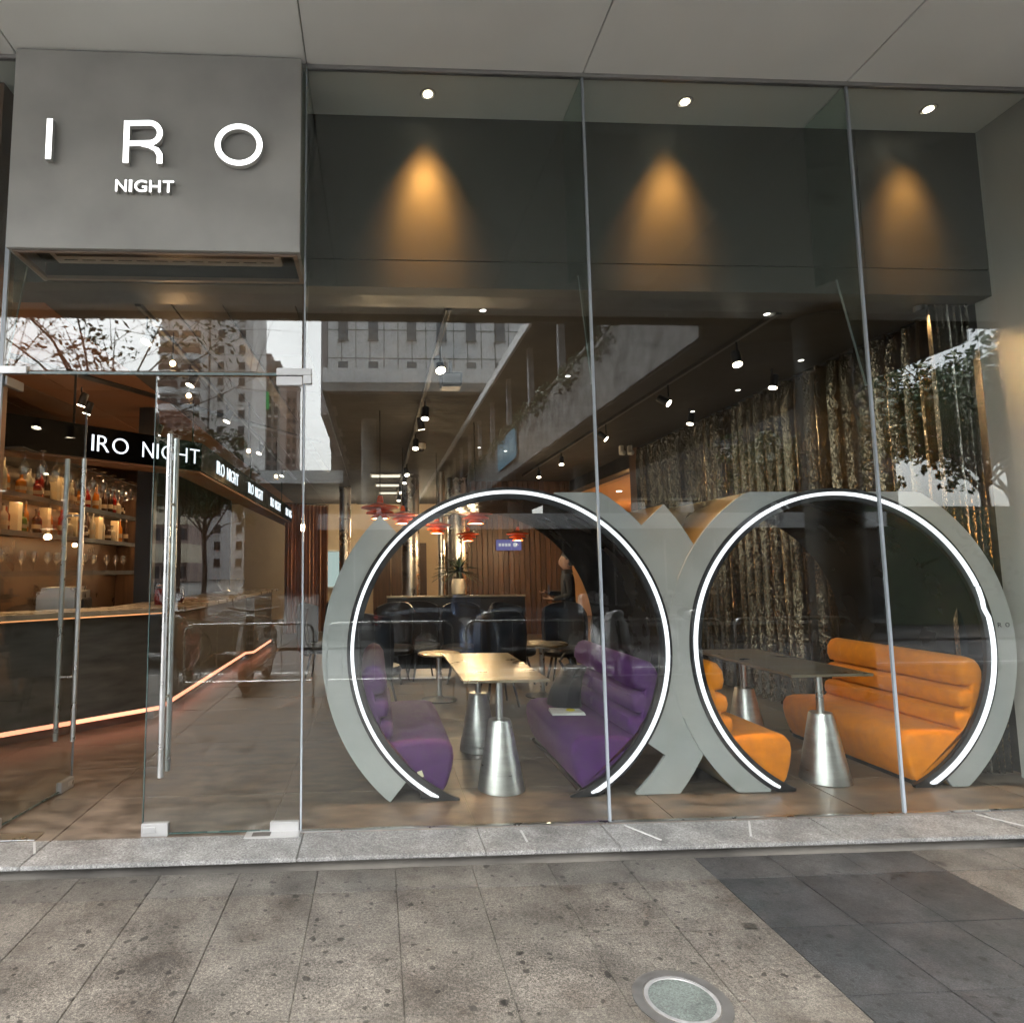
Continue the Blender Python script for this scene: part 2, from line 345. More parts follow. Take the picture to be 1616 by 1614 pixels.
# canopy soffit with its panels, fascia above the street
ca = thing('canopy', 'pale grey panelled soffit hanging over the pavement', 'canopy')
MB().box(-14, 16, -3.96, .42, 4.66, 7.5).build('canopy_body', mat('joint_filler', (.3,.3,.285), .8), ca)
jx = [-14, -9.28, -7.51, -5.74, -3.97, -2.2, -.43, 1.34, 3.11, 4.88, 6.65, 8.42, 16]
for a, b in zip(jx, jx[1:]):
    MB().box(a+.0035, b-.0035, -3.9, -.02, 4.63, 4.659).build('soffit_panel', M['soffit'], ca, bevel=.003)
    MB().box(a+.002, b-.002, .016, .42, 4.63, 4.659).build('soffit_panel', M['soffit'], ca)
MB().box(-14, 16, -3.98, -3.9, 4.56, 7.5).build('fascia', M['header'], ca)
MB().box(-.43, 4.40, -.018, .014, 4.612, 4.645).build('head_channel', M['patch'], ca)
MB().box(-4.2, -2.18, -.018, .014, 4.612, 4.645).build('head_channel', M['patch'], ca)
# header band behind the glass
hd = thing('header_beam', 'dark grey header band behind the glass, washed by three warm spots', 'beam')
for a, b in ((-4.4, -2.2), (-.47, 1.5), (1.5, 3.5), (3.5, 4.46)):
    MB().box(a+.002, b-.002, .42, .55, 3.578, 4.66).build('upper_panel', M['header'], hd)
    MB().box(a+.001, b-.001, .42, .55, 3.38, 3.570).build('lower_panel', M['header'], hd)
MB().box(-4.4, 4.46, .435, .8, 3.40, 4.66).build('core', M['black'], hd)
MB().box(-2.2, -.47, .42, .55, 3.38, 4.66).build('upper_panel', M['header'], hd)
# side walls of the front
rw = tag(MB().box(4.43, 4.9, -.4, .55, -.05, 4.64).build('return_wall', M['wall']), 'pale grey return wall at the right end of the glass', 'wall')
tag(MB().box(4.9, 16, -.4, .0, -.05, 4.64).build('street_wall', M['wall']), 'pale grey street wall right of the glass front, beyond the picture', 'wall')
tag(MB().box(-14, -4.2, -.4, .0, -.05, 4.64).build('street_wall', M['wall']), 'pale grey street wall left of the entrance, beyond the picture', 'wall')
tag(MB().box(-2.66, -2.40, .2, .42, -.0, 4.62).build('entrance_pillar', mat('brown_pillar', (.22,.115,.07), .6)), 'narrow brown pillar behind the sign box at the far left', 'pillar')

# room shell
struct(MB().box(-.6, 4.5, .8, 15.6, 3.45, 3.6).build('ceiling', M['ceil']), 'dark ceiling over the booths')
cb = struct(MB().box(-5.2, -.601, .8, 15.6, 3.46, 3.6).build('bar_ceiling', M['black']), 'brown panelled ceiling over the bar')
for i in range(5):
    for j in range(12):
        MB().box(-5.2+.92*i+.006, -5.2+.92*(i+1)-.006, .8+1.2*j+.006, .8+1.2*(j+1)-.006, 3.435, 3.46).build('ceiling_panel', M['ceilbar'] if i < 3 else M['ceildark'], cb)
tag(MB().box(-5.4, -5.2, 0, 15.6, 0, 3.6).build('side_wall', M['wood']), 'brown wall behind the bar at the left', 'wall')
bwall = thing('back_wall', 'warm lit wall at the far end of the bar', 'wall')
MB().box(-5.4, 9.5, 15.6, 15.8, 0, 3.6).build('wall_panel', M['warmwall'], bwall)
for k in (0,1,2,4): MB().box(-.1+k*.55, .42+k*.55, 15.55, 15.599, .02, 2.25).build('wood_panel', M['wood'], bwall)
tag(MB().box(4.52, 4.7, .55, 6.5, 0, 3.6).build('booth_wall', M['ceil']), 'dark wall behind the sequin curtain', 'wall')
# orange room beyond the curtain
orr = thing('side_room', 'orange lit side room behind the dark bulkhead', 'room')
orm = mat('orange_room_paint', (.72,.38,.16), .8, var=.04)
MB().box(4.75, 9.5, 6.2, 15.6, 3.15, 3.3).build('ceiling', orm, orr); MB().box(9.3, 9.5, 6.2, 15.6, 0, 3.2).build('wall', orm, orr); MB().box(4.75, 9.5, 6.2, 6.35, 0, 3.2).build('wall', orm, orr)
MB().box(4.45, 4.74, 6.5, 15.6, 3.2, 3.6).build('bulkhead', M['black'], orr)
MB().box(4.3, 4.74, 6.36, 6.7, 0, 3.44).build('wood_jamb', M['wood'], orr)
for k, (x, y) in enumerate(((5.4,8.2),(6.6,8.2),(7.8,8.4),(5.4,10),(6.8,10.2),(8.2,10.2),(5.6,12),(7.2,12.4))):
    MB().lathe([(.06,0),(.06,.012)], (x,y,3.137), 12).build('downlight', M['downglow'], orr)
lamp('POINT', (6.6, 9, 2.2), 70, (1,.55,.22), orr, size=.06)
lamp('POINT', (7, 12.5, 2.2), 60, (1,.55,.22), orr, size=.06)
exec_order = None
# ------------------------------------------------------------------ glass front
PX = [-.43, 1.338, 3.112, 4.42]
desc = ['nearest the door', 'the middle of three', 'at the right end']
for i in range(3):
    a, b = PX[i], PX[i+1]
    p = thing('shopfront_window', 'tall clear glass pane of the shopfront, '+desc[i], 'window', (a, 0, 0), group='tall panes of the shopfront')
    MB().box(.006, b-a-.006, -.006, .006, .006, 4.612).build('pane', M['glass'], p)
    MB().box(.0, b-a, -.012, .012, -.02, .0055).build('bottom_channel', M['steel'], p)
    MB().box(-(.0075 if i else .005), .0075 if i else .005, -.009, .007, .006, 4.612).build('joint', M['silicone'], p)
fins = ['at the left of the entrance', 'between the entrance and the first pane', 'between the first and second pane', 'between the second and third pane']
for i, x in enumerate((-2.2, -.43, 1.338, 3.112)):
    f = thing('glass_fin', 'greenish tapering glass fin hanging from the soffit, '+fins[i], 'glass fin', (x, 0, 0), group='glass fins')
    MB().loft([[(sx, .012, 2.6), (sx, .03, 2.6), (sx, .21, 3.38), (sx, .405, 3.42), (sx, .405, 4.62), (sx, .012, 4.62)] for sx in (-.006, .006)]).build('fin', M['fin'], f)
    MB().bar((0, .03, 2.6), (0, .21, 3.38), .013, .004).bar((0, .012, 2.597), (0, .03, 2.597), .013, .004).build('fin_edge', M['silicone'], f)
p = thing('door_transom_window', 'glass transom between the doors and the sign box', 'window', (-2.2, 0, 0))
MB().box(.006, 1.755, -.006, .006, 2.645, 3.355).build('pane', M['doorglass'], p)
MB().box(.0, 1.765, -.007, .007, 2.622, 2.638).build('bottom_edge', M['edge'], p)
p = thing('side_window', 'glass side pane left of the open door leaf', 'window', (-3.97, 0, 0))
MB().box(.006, 1.76, -.006, .006, .006, 4.612).build('pane', M['doorglass'], p); MB().box(1.758, 1.782, -.009, .007, .006, 4.612).build('joint', M['silicone'], p)
def leaf(label, loc, rz, flip):
    """leaf hung at local x=0, free edge at x=.86"""
    d = thing('door_leaf', label, 'door', loc, rz, 'glass entrance doors')
    s = -1 if flip else 1
    def b(x0, x1, *r): return MB().box(*sorted((s*x0, s*x1)), *r)
    b(.0, .86, -.006, .006, .012, 2.612).build('pane', M['doorglass'], d)
    b(.86, .864, -.006, .006, .012, 2.612).build('free_edge', M['edge'] if flip else M['silicone'], d)
    b(.0, .86, -.0065, .0065, .008, .0125).build('bottom_edge', M['edge'], d)
    b(.0, .16, -.018, .018, .0, .058).build('bottom_patch', M['patch'], d, bevel=.003)
    lk = b(.72, .866, -.018, .018, .0, .07).build('lock_patch', M['patch'], d, bevel=.003)
    b(.79, .855, -.021, -.0185, .022, .052).build('lock_cover', M['steel'], lk)
    b(.0, .155, -.018, .018, 2.56, 2.615).build('top_patch', M['patch'], d, bevel=.003)
    for yy in (-.06, .06):
        h = MB().tube([(s*.755, yy, .33), (s*.755, yy, 2.25)], .0165, 16).build('pull_handle', M['steel'], d, smooth=True)
        for z in (.75, 1.85): MB().tube([(s*.755, yy, z), (s*.755, yy*.1, z)], .008, 8).build('handle_post', M['steel'], h)
    return d
leaf('closed right leaf of the frameless glass entrance door', (-.44, 0, 0), 0, True)
leaf('left leaf of the glass entrance door standing open inwards', (-2.19, .01, 0), R(83.5), False)
f = thing('patch_fitting', 'bright steel corner fitting at the door head beside the first pane', 'fitting', (-.44, 0, 2.6), group='door head fittings')
MB().box(-.155, .055, -.02, .02, .022, .065).build('upper_plate', M['patch'], f, bevel=.003); MB().box(.004, .055, -.02, .02, -.03, .0215).build('side_plate', M['patch'], f, bevel=.003)
f = thing('patch_fitting', 'bright steel corner fitting at the door head by the open leaf', 'fitting', (-2.2, 0, 2.6), group='door head fittings')
MB().box(-.05, .155, -.02, .02, .022, .065).build('upper_plate', M['patch'], f, bevel=.003); MB().box(-.05, -.004, -.02, .02, -.03, .0215).build('side_plate', M['patch'], f, bevel=.003)
f = thing('floor_closer', 'steel floor spring plate under the closed door leaf', 'door closer', (-.58, -.045, .004))
MB().box(-.15, .15, -.05, .04, 0, .006).build('plate', M['patch'], f, bevel=.002); MB().box(-.11, -.01, -.03, .02, .0061, .008).build('inner_plate', mat('worn_steel', (.12,.11,.1), .5, metal=.6), f)
f = thing('floor_closer', 'worn floor spring plate at the open door leaf', 'door closer', (-2.02, .02, .004))
MB().box(-.15, .15, -.05, .05, 0, .005).build('plate', M['steel'], f, bevel=.002)

# ------------------------------------------------------------------ sign box
sg = thing('sign_box', 'grey plaster sign box with lit IRO NIGHT letters over the entrance', 'sign', (0, 0, 0))
MB().box(-2.17, -.455, -.08, -.05, 3.36, 4.618).build('front_panel', M['sign'], sg, bevel=.002)
MB().box(-2.17, -2.15, -.049, .36, 3.36, 4.618).build('side_panel', M['sign'], sg); MB().box(-.475, -.455, -.049, .36, 3.36, 4.618).build('side_panel', M['sign'], sg)
MB().box(-2.149, -.476, .33, .36, 3.36, 4.618).build('rear_panel', M['header'], sg)
MB().box(-2.149, -.476, -.049, .329, 3.47, 3.49).build('recess_panel', M['header'], sg)
rim = mat('rim_bronze', (.30,.24,.20), .4, metal=.5)
MB().box(-2.149, -.476, .305, .329, 3.352, 3.375).build('rim', rim, sg); MB().box(-2.149, -2.125, -.03, .304, 3.352, 3.375).build('rim', rim, sg); MB().box(-.5, -.476, -.03, .304, 3.352, 3.375).build('rim', rim, sg); MB().box(-2.149, -.476, -.049, -.031, 3.352, 3.375).build('rim', rim, sg)
ac = thing('air_curtain', 'beige air curtain unit in the recess under the sign box', 'air curtain', (-1.29, .09, 3.39))
MB().box(-.70, .70, -.07, .09, 0, .079).build('casing', mat('beige_casing', (.50,.44,.38), .5), ac, bevel=.008)
MB().box(-.66, .66, -.045, -.015, -.002, .0005).build('outlet', M['black'], ac)
for k in range(12): MB().box(-.64+k*.11, -.56+k*.11, .03, .036, -.002, .0005).build('louvre', M['black'], ac)
yl = -.08
def stroke(name, polys, z0=None):
    """letter from outline strips: face lit, sides grey, standing off the panel"""
    o = bpy.data.objects.new(name, None); COL.objects.link(o); o.parent = sg
    fm, sm = MB(), MB()
    for q_, (L, Rr) in enumerate(polys):
        yl = -.08-.0012*q_
        fm.loft([[(x, yl-.045, z) for x, z in L], [(x, yl-.045, z) for x, z in Rr]], closed=False, cap=False)
        sm.loft([[(L[i][0], yl-.044, L[i][1]), (Rr[i][0], yl-.044, Rr[i][1]), (Rr[i][0], yl-.012, Rr[i][1]), (L[i][0], yl-.012, L[i][1])] for i in range(len(L))])
    a = fm.build(name+'_face', M['letter'], sg); b = sm.build(name+'_body', M['letterside'], a)
    bpy.data.objects.remove(o)
st = .034
stroke('letter_i', [([(-1.945, 3.885), (-1.945, 4.14)], [(-1.945+st, 3.885), (-1.945+st, 4.14)])])
# R: stem, bowl, leg
x0, z0, z1 = -1.497, 3.872, 4.140
zm = z0+.118; rb = (z1-zm)/2+.006; cxr = x0+.148; czr = zm-.006+rb
bowlO = [(x0+st+.001, z1)]+[(cxr+rb*math.cos(t), czr+rb*math.sin(t)) for t in [R(90-180*i/16) for i in range(17)]]+[(x0+st+.001, zm-.012)]
ri = rb-st
bowlI = [(x0+st+.001, z1-st)]+[(cxr+ri*math.cos(t), czr+ri*math.sin(t)) for t in [R(90-180*i/16) for i in range(17)]]+[(x0+st+.001, zm-.012+st)]
legO = [(cxr-.045, zm-.012+st*.6), (cxr+.02, zm-.004), (cxr+.06, zm-.02), (cxr+.083, zm-.055), (cxr+.085, z0)]
legI = [(cxr-.045, zm-.012), (cxr+.0, zm-.022), (cxr+.034, zm-.04), (cxr+.085-st, zm-.072), (cxr+.085-st, z0)]
stroke('letter_r', [([(x0, z0), (x0, z1)], [(x0+st, z0), (x0+st, z1)]), (bowlO, bowlI), (legO, legI)])
N = 48
stroke('letter_o', [([(-.819+.142*math.cos(2*math.pi*i/N), 4.006+.134*math.sin(2*math.pi*i/N)) for i in range(N+1)], [(-.819+(.142-st)*math.cos(2*math.pi*i/N), 4.006+(.134-st)*math.sin(2*math.pi*i/N)) for i in range(N+1)])])
def textmesh(s, ext=.01, off=0, spacing=1.0):
    c = bpy.data.curves.new('t', 'FONT'); c.body = s; c.extrude = ext; c.offset = off; c.space_character = spacing; c.resolution_u = 4
    o = bpy.data.objects.new('t', c); COL.objects.link(o); bpy.context.view_layer.update()
    me = bpy.data.meshes.new_from_object(o.evaluated_get(bpy.context.evaluated_depsgraph_get())); bpy.data.objects.remove(o); return me
def text(name, s, m, width, height, parent, mw, ext=.01, off=0, spacing=1.0):
    """s scaled to width x cap height in local x,y; mw places it"""
    me = textmesh(s, 1, off, spacing); xs = [v.co.x for v in me.vertices]; ys = [v.co.y for v in me.vertices]
    ax, ay = min(xs), min(ys)
    for v in me.vertices: v.co = ((v.co.x-ax)/(max(xs)-ax)*width, (v.co.y-ay)/(max(ys)-ay)*height, v.co.z*ext)
    me.materials.clear(); me.materials.append(m); me.name = name
    o = bpy.data.objects.new(name, me); COL.objects.link(o); o.parent = parent; o.matrix_local = mw; return o
def frame(loc, xdir, zdir=(0,0,1)):
    x = Vector(xdir).normalized(); y = Vector(zdir); n = x.cross(y)
    return Matrix(((x.x, y.x, n.x, loc[0]), (x.y, y.y, n.y, loc[1]), (x.z, y.z, n.z, loc[2]), (0,0,0,1)))
wx = -1.537
for ch, w in (('N', .066), ('I', .018), ('G', .074), ('H', .066), ('T', .064)):
    b_ = text('letter_%s_body' % ch.lower(), ch, M['letterside'], w, .074, sg, frame((wx, yl-.022, 3.697), (1,0,0)), .014, .012)
    text('letter_%s_face' % ch.lower(), ch, M['letter'], w, .074, b_, Matrix.Translation((0, 0, .016)), .0008, .012); wx += w+.013

# ------------------------------------------------------------------ header spots
for i, x in enumerate((.354, 2.12, 3.864)):
    s = thing('downlight', 'warm recessed spotlight in the soffit, %s from the sign box' % ORD[i], 'downlight', (x, .195, 4.63), group='three soffit spotlights washing the header')
    MB().lathe([(.055, -.004), (.045, -.006), (.042, .0)], k=20).build('ring', M['patch'], s, smooth=True)
    MB().lathe([(.03, -.0065), (.03, -.008)], k=16).build('bulb', M['spotglow'], s)
    for pw, an in ((1.05, 38), (.6, 58)):
        lamp('SPOT', (0, -.01, -.03), (130,105,85)[i]*pw, (1,.43,.10), s, to=((-.01, -.07, -.03)[i], (.29,.26,.28)[i], -1.0), size=.03, angle=an, blend=1)
    lamp('SPOT', ((0,-.03,-.09)[i], .10, -.02), (9,7,4)[i], (1,.45,.11), s, to=((0,-.05,-.1)[i], .18, -1.0), size=.02, angle=64, blend=.8)
    lamp('SPOT', (0, -.03, -.03), (650,560,520)[i], (1,.60,.28), s, to=(0, -.03, -1), size=.02, angle=22, blend=.8)

# ------------------------------------------------------------------ booths
def band(mb, cx, zc, r0, r1, a0, a1, y0, y1, zmax=9, n=64, zmin=.003, avoid=None):
    cur = []
    def flush():
        if len(cur) > 1: mb.loft(cur)
        cur.clear()
    for i in range(n+1):
        t = R(a0+(a1-a0)*i/n); s = math.sin(t); ra, rb_ = r0, r1
        if s > 1e-6: rb_ = min(rb_, (zmax-zc)/s)
        if s < -1e-6: rb_ = min(rb_, (zc-zmin)/-s)
        if avoid:                                   # stop short of the neighbouring ring's opening
            while rb_ > ra and math.hypot(cx+rb_*math.cos(t)-avoid[0], zc+rb_*s-avoid[1]) < avoid[2]: rb_ -= .004
        if rb_-ra < .002: flush(); continue
        q = lambda r, y: (cx+r*math.cos(t), y, zc+r*s)
        cur.append([q(ra, y0), q(rb_, y0), q(rb_, y1), q(ra, y1)])
    flush(); return mb
def booth(cx, zc, label, left):
    b = thing('round_booth', label, 'booth', (cx, .4, 0), group='two round booths')
    D = 1.4
    band(MB(), 0, zc, 1.022, 1.058, -75, 255, .022, D, n=96).build('tunnel_lining', M['tunnel'], b, smooth=True)
    band(MB(), 0, zc, .985, 1.066, -75, 255, -.006, .021, n=110).build('black_ring', M['black'], b, smooth=True)
    if left:
        band(MB(), 0, zc, 1.022, 1.043, -64, 244, -.022, -.0065, n=120, zmin=.028).build('led_ring', M['led'], b)
    else:
        band(MB(), 0, zc, 1.018, 1.040, 22.6, 244, -.022, -.0065, n=100, zmin=.028).build('led_ring', M['led'], b)
        band(MB(), 0, zc, 1.018, 1.040, -63.2, 10, -.022, -.0065, n=50, zmin=.028).build('led_ring', M['led'], b)
        mbk = MB(); ang = [22.2, 20, 17, 14, 12, 10]; dr = [.0, -.003, -.008, -.017, -.010, 0]
        mbk.loft([[((1.018+d+k)*math.cos(R(a)), y, zc+(1.018+d+k)*math.sin(R(a))) for k, y in ((0,-.024),(.022,-.024),(.022,-.010),(0,-.010))] for a, d in zip(ang, dr)]).build('loose_led_strip', M['led'], b, label='loose bulging end of the LED strip')
        band(MB(), 0, zc, 1.018, 1.040, -64.6, -63.25, -.022, -.0065, n=4, zmin=.02).build('led_end', M['ledend'], b, label='blue tip of the LED strip')
    def plate(r0, r1, a0, a1, y=0, sh0=None, **k):
        band(MB(), 0, zc, r0, r1, a0, a1, y, y+.02, zmax=1.962, **k).build('grey_band', M['grey'], b)
        band(MB(), 0, zc, r0+.004, r1-.001, (a0 if sh0 is None else sh0)+.05, a1-.05, y+.0202, D-.02, zmax=1.960, **k).build('brass_shell', M['brass'], b, smooth=True)
    if left:
        plate(1.067, 1.225, 134, 229.5)
        plate(1.067, 1.207, -34.7, 80, sh0=-8)
        plate(1.2085, 1.425, 0, 41.8, y=.012, avoid=(2.25, .92, 1.075))
        band(MB(), 0, zc, 1.2085, 1.425, -51, 0, .012, .032, avoid=(2.25, .92, 1.075)).build('grey_band', M['grey'], b)
    else:
        plate(1.067, 1.21, 100, 240, y=-.003)
        plate(1.067, 1.205, -54, 85)
    return b
booth(.875, .932, 'round grey booth with purple sofas and white LED ring, nearer the door', True)
booth(3.125, .920, 'round grey booth with orange sofas and white LED ring, by the sequin curtain', False)
for ch, dx_ in (('R', 0), ('O', .055)): text('letter_'+ch.lower(), ch, M['black'], .028, .03, bpy.data.objects['round_booth.001'], frame((1.085+dx_, -.0025, 1.035), (1,0,0)), .0008)

# sofas: profile in (offset from ring centre, height), lofted along the depth
def sofa_profile(inset):
    f = [(.46,.03),(.425,.08),(.395,.17),(.38,.25),(.388,.31),(.42,.35),(.48,.366),(.60,.366),(.70,.362),(.775,.355)]
    back = [(.800,.362),(.772,.385),(.766,.43),(.778,.472),(.812,.490),(.850,.490),     # first roll
            (.854,.498),(.808,.512),(.793,.56),(.803,.612),(.838,.634),(.882,.634),   # second roll
            (.886,.643),(.832,.656),(.812,.71),(.820,.78),(.855,.828),(.90,.843),(.945,.828),(.975,.792),(.990,.75)]
    out = [(1.016*math.cos(t), .93+1.016*math.sin(t)) for t in [R(-14-47*i/14) for i in range(15)]]
    pts = f+back+out
    if inset:
        n = len(pts); q = []
        for i in range(n):
            a, b, c = pts[i-1], pts[i], pts[(i+1) % n]
            dx, dz = c[0]-a[0], c[1]-a[1]; L = math.hypot(dx, dz) or 1
            q.append((b[0]+dz/L*inset*-1*-1, b[1]-dx/L*inset))
        pts = q
    return pts
def sofa(cx, sgn, zc, m, label):
    s = thing('sofa', label, 'sofa', (cx, .428, 0), group='booth sofas')
    rings = []
    Ln = 1.30
    for y, ins in ((0, .035), (.006, .018), (.02, .006), (.045, 0), (Ln-.045, 0), (Ln-.02, .006), (Ln-.006, .018), (Ln, .035)):
        rings.append([(sgn*x, y, max(z+zc-.93, .012)) for x, z in sofa_profile(ins)])
    MB().loft(rings).build('upholstery', m, s, smooth=True)
    pl = [(.46,0),(.62,0),(.62,.03),(.46,.03)]
    MB().loft([[(sgn*x, y, z) for x, z in ((.455,.0),(.60,.0),(.60,.034),(.455,.034))] for y in (.02, Ln-.02)]).build('plinth', M['black'], s)
    return s
SF = {}
SF['pl'] = sofa(.875, -1, .932, M['purple'], 'purple velvet sofa at the left side of the first booth')
SF['pr'] = sofa(.875, 1, .932, M['purple'], 'purple velvet sofa at the right side of the first booth, bag on its seat')
SF['ol'] = sofa(3.125, -1, .92, M['orange'], 'orange velvet sofa at the left side of the second booth')
SF['or'] = sofa(3.125, 1, .92, M['orange'], 'orange velvet sofa at the right side of the second booth')
paper = mat('cream_tag', (.75,.70,.5), .7)
for s, x, z in (('pr', .99, .735), ('pr', .955, .58), ('pl', -.60, .16)):
    k = MB().box(-.016, .016, -.004, -.0012, -.02, .02).build('price_tag', paper, SF[s]); k.location = (x, 0, z); k.rotation_euler.y = R(-18)
def table(cx, label):
    t = thing('booth_table', label, 'table', (cx, .5, 0), group='booth tables')
    MB().box(-.29, .29, 0, 1.36, .706, .724).build('tabletop', M['tabletop'], t, bevel=.003)
    for y in (.1, 1.02):
        l = MB().lathe([(.158,.004),(.155,.02),(.076,.44),(.07,.452),(.024,.455),(.024,.46)], (-.035,y,0), 40).build('cone_base', M['cone'], t, smooth=True)
        MB().lathe([(.024,.46),(.024,.705)], (-.035,y,0), 20).build('pole', M['steel'], l, smooth=True)
    return t
table(.86, 'metal topped table on two cone legs between the purple sofas')
table(3.10, 'metal topped table on two cone legs between the orange sofas')
bag = thing('black_bag', 'black bag slumped on the purple sofa', 'bag', (1.50, 1.40, .367))
MB().loft([[(.13*c*(1-.35*z)+.1*z*z, .16*s*(1-.4*z)+.02*math.sin(5*c), z*.30) for c, s in [(math.cos(2*math.pi*j/14), math.sin(2*math.pi*j/14)) for j in range(14)]] for z in (0,.15,.4,.65,.85,1)]).build('body', M['chair'], bag, smooth=True)
MB().tube([(.0,-.06,.28),(-.05,-.09,.36),(.02,0,.40),(.08,.08,.35),(.1,.06,.27)], .011, 8).build('strap', M['black'], bag, smooth=True)
pp = thing('paper_packet', 'white paper packet with a yellow mark on the purple sofa', 'packet', (1.42, 1.10, .37))
MB().loft([[(-.12,-.08,0),(.13,-.09,0),(.14,.08,0),(-.1,.1,0)],[(-.12,-.08,.012),(.12,-.08,.02),(.13,.07,.014),(-.1,.09,.022)]]).build('paper', M['white'], pp)
MB().lathe([(.035,.0),(.03,.008)], (.04,0,.019), 9).build('yellow_mark', mat('yellow_print', (.8,.65,.05), .6), pp)

# ------------------------------------------------------------------ sequin curtain along the right wall
def curtain(name, label, p, q, z0, z1, m, folds, amp, seed, sub=8):
    rr = random.Random(seed); p = Vector(p); q = Vector(q); d = (q-p); n = Vector((-d.y, d.x)).normalized()
    nx = folds*sub; ph = 0; offs = []
    for i in range(nx+1):
        ph += 2*math.pi/sub*rr.uniform(.78, 1.22); offs.append((amp*math.sin(ph)*rr.uniform(.7, 1.1), rr.uniform(-.004, .004)))
    mb = MB(); rows = []
    zs = [z0+(z1-z0)*t for t in (0, .1, .25, .45, .65, .82, .93, .98, 1)]
    for k, z in enumerate(zs):
        fac = 1 if z < z1-.15 else .75
        row = []
        for i, (a, b) in enumerate(offs):
            c = p+d*i/nx+n*(a*fac+(.004)*math.sin(z*2.3+i*.21+seed)); row.append((c.x, c.y, z+(b if k == 0 else (-.02*(1-abs(math.sin(i*math.pi/sub))) if k == len(zs)-1 else 0))))
        rows.append(row)
    mb.loft(rows, closed=False, cap=False)
    t = thing(name, label, 'curtain', (0,0,0))
    MB.build(mb, 'fabric', m, t, smooth=True)
    MB().bar((p.x, p.y, z1+.012), (q.x, q.y, z1+.012), .03, .02).build('rail', M['black'], t)
    return t
curtain('sequin_curtain', 'long shimmering bronze sequin curtain along the right wall', (4.33, .68), (4.33, 6.3), .02, 3.40, M['sequin'], 34, .095, 3, 12)
curtain('sequin_curtain', 'short silver sequin curtain behind the right booth, next to the return wall', (4.40, .60), (4.12, .62), .02, 3.40, M['sequin2'], 6, .035, 5)

# ------------------------------------------------------------------ bar
D45 = Vector((1,1,0)).normalized()
br = thing('bar_counter', 'dark angled bar counter with glowing strips at foot and top', 'bar counter')
MB().prism([(-4.16,.84),(-2.16,2.84),(-2.16,7.0),(-2.05,7.1),(-2.05,8.9),(-2.7,8.9),(-2.7,3.06),(-4.5,1.26)], .13, 1.03).build('front', M['bar'], br)
MB().prism([(-4.23,.91),(-2.24,2.90),(-2.24,7.05),(-2.13,7.15),(-2.13,8.85),(-2.65,8.85),(-2.65,3.1),(-4.45,1.3)], 0, .13).build('plinth', M['bar'], br)
MB().prism([(-4.10,.78),(-1.93,2.86),(-1.93,8.95),(-2.75,8.95),(-2.75,3.04),(-4.55,1.24)], 1.055, 1.10).build('countertop', M['bartop'], br, bevel=.004)
for a, b in (((-4.14,.90),(-2.17,2.87)), ((-2.17,2.87),(-2.17,7.0)), ((-2.17,7.02),(-2.06,7.12)), ((-2.06,7.12),(-2.06,8.85))):
    MB().bar((a[0],a[1],.105), (b[0],b[1],.105), .03, .032).build('foot_light', M['ledwarm'], br)
for a, b in (((-4.14,.88),(-2.15,2.87)), ((-2.13,2.9),(-2.13,8.85))):
    MB().bar((a[0],a[1],1.042), (b[0],b[1],1.042), .012, .012).build('top_light', emit('warm_top_led', (1,.42,.16), 1.5), br)
fa = thing('bar_fascia', 'black fascia with lit IRO NIGHT lettering over the bar', 'fascia sign')
MB().prism([(-4.6,.8),(-1.97,3.43),(-1.97,12.5),(-2.3,12.5),(-2.3,3.57),(-4.83,1.03)], 2.58, 2.90).build('panel', M['fascia'], fa)
MB().prism([(-4.61,.81),(-1.99,3.44),(-1.99,12.4),(-2.28,12.4),(-2.28,3.58),(-4.82,1.04)], 2.555, 2.579).build('lower_trim', M['ceilbar'], fa)
LW = {'I': .045, 'R': .125, 'O': .175, 'N': .13, 'G': .16, 'H': .125, 'T': .125, ' ': .09}
def lettering(loc, xdir, scale):
    x = 0; xd = Vector(xdir).normalized()
    for ch in 'IRO NIGHT':
        w = LW[ch]*scale
        if ch != ' ': text('letter_'+ch.lower(), ch, M['lettersmall'], w if ch != 'I' else .02, .16, fa, frame(Vector(loc)+xd*x, xdir), .004, -.012)
        x += (w if ch != 'I' else .02)+.035*scale
lettering((-2.81, 2.583, 2.655), (1,1,0), .93)
for y in (4.1, 6.05, 8.1, 10.1): lettering((-1.963, y, 2.655), (0,1,0), .98)
for x, y in ((-2.12, 3.6), (-2.12, 7), (-2.12, 10.5), (-3.0, 2.6)): MB().tube([(x,y,2.9),(x,y,3.44)], .012, 8).build('hanger', M['black'], fa)
# back bar shelving on the left wall
sh = thing('back_bar_shelves', 'dark lit shelving with bottles behind the bar', 'shelves')
MB().box(-3.95, -3.90, 1.7, 6.0, .0, 2.75).build('rear_panel', mat('bronze_panel', (.07,.04,.024), .35, metal=.3, var=.3, scale=3), sh)
for z in (1.47, 1.87, 2.25, 2.62):
    b = MB().box(-3.90, -3.55, 1.7, 6.0, z-.03, z).build('shelf', M['black'], sh)
    MB().box(-3.575, -3.56, 1.72, 5.98, z-.036, z-.0305).build('added_fill_strip', emit('added_fill_glow', (1,.58,.26), 34, True), b); MB().box(-3.549, -3.544, 1.7, 6.0, z-.05, z+.004).build('lip', M['black'], b)  # glowing strip added to brighten the bottles below; the lip hides it
    if z > 1.5: MB().box(-3.88, -3.86, 1.72, 5.98, z+.001, z+.008).build('shelf_light', emit('shelf_led', (1,.58,.26), 9, True), b)
MB().box(-3.9, -3.3, 1.7, 6.0, 0, .92).build('back_counter', M['black'], sh)
MB().box(-3.9, -3.5, 6.0, 6.12, 0, 2.8).build('end_panel', M['wood'], sh)
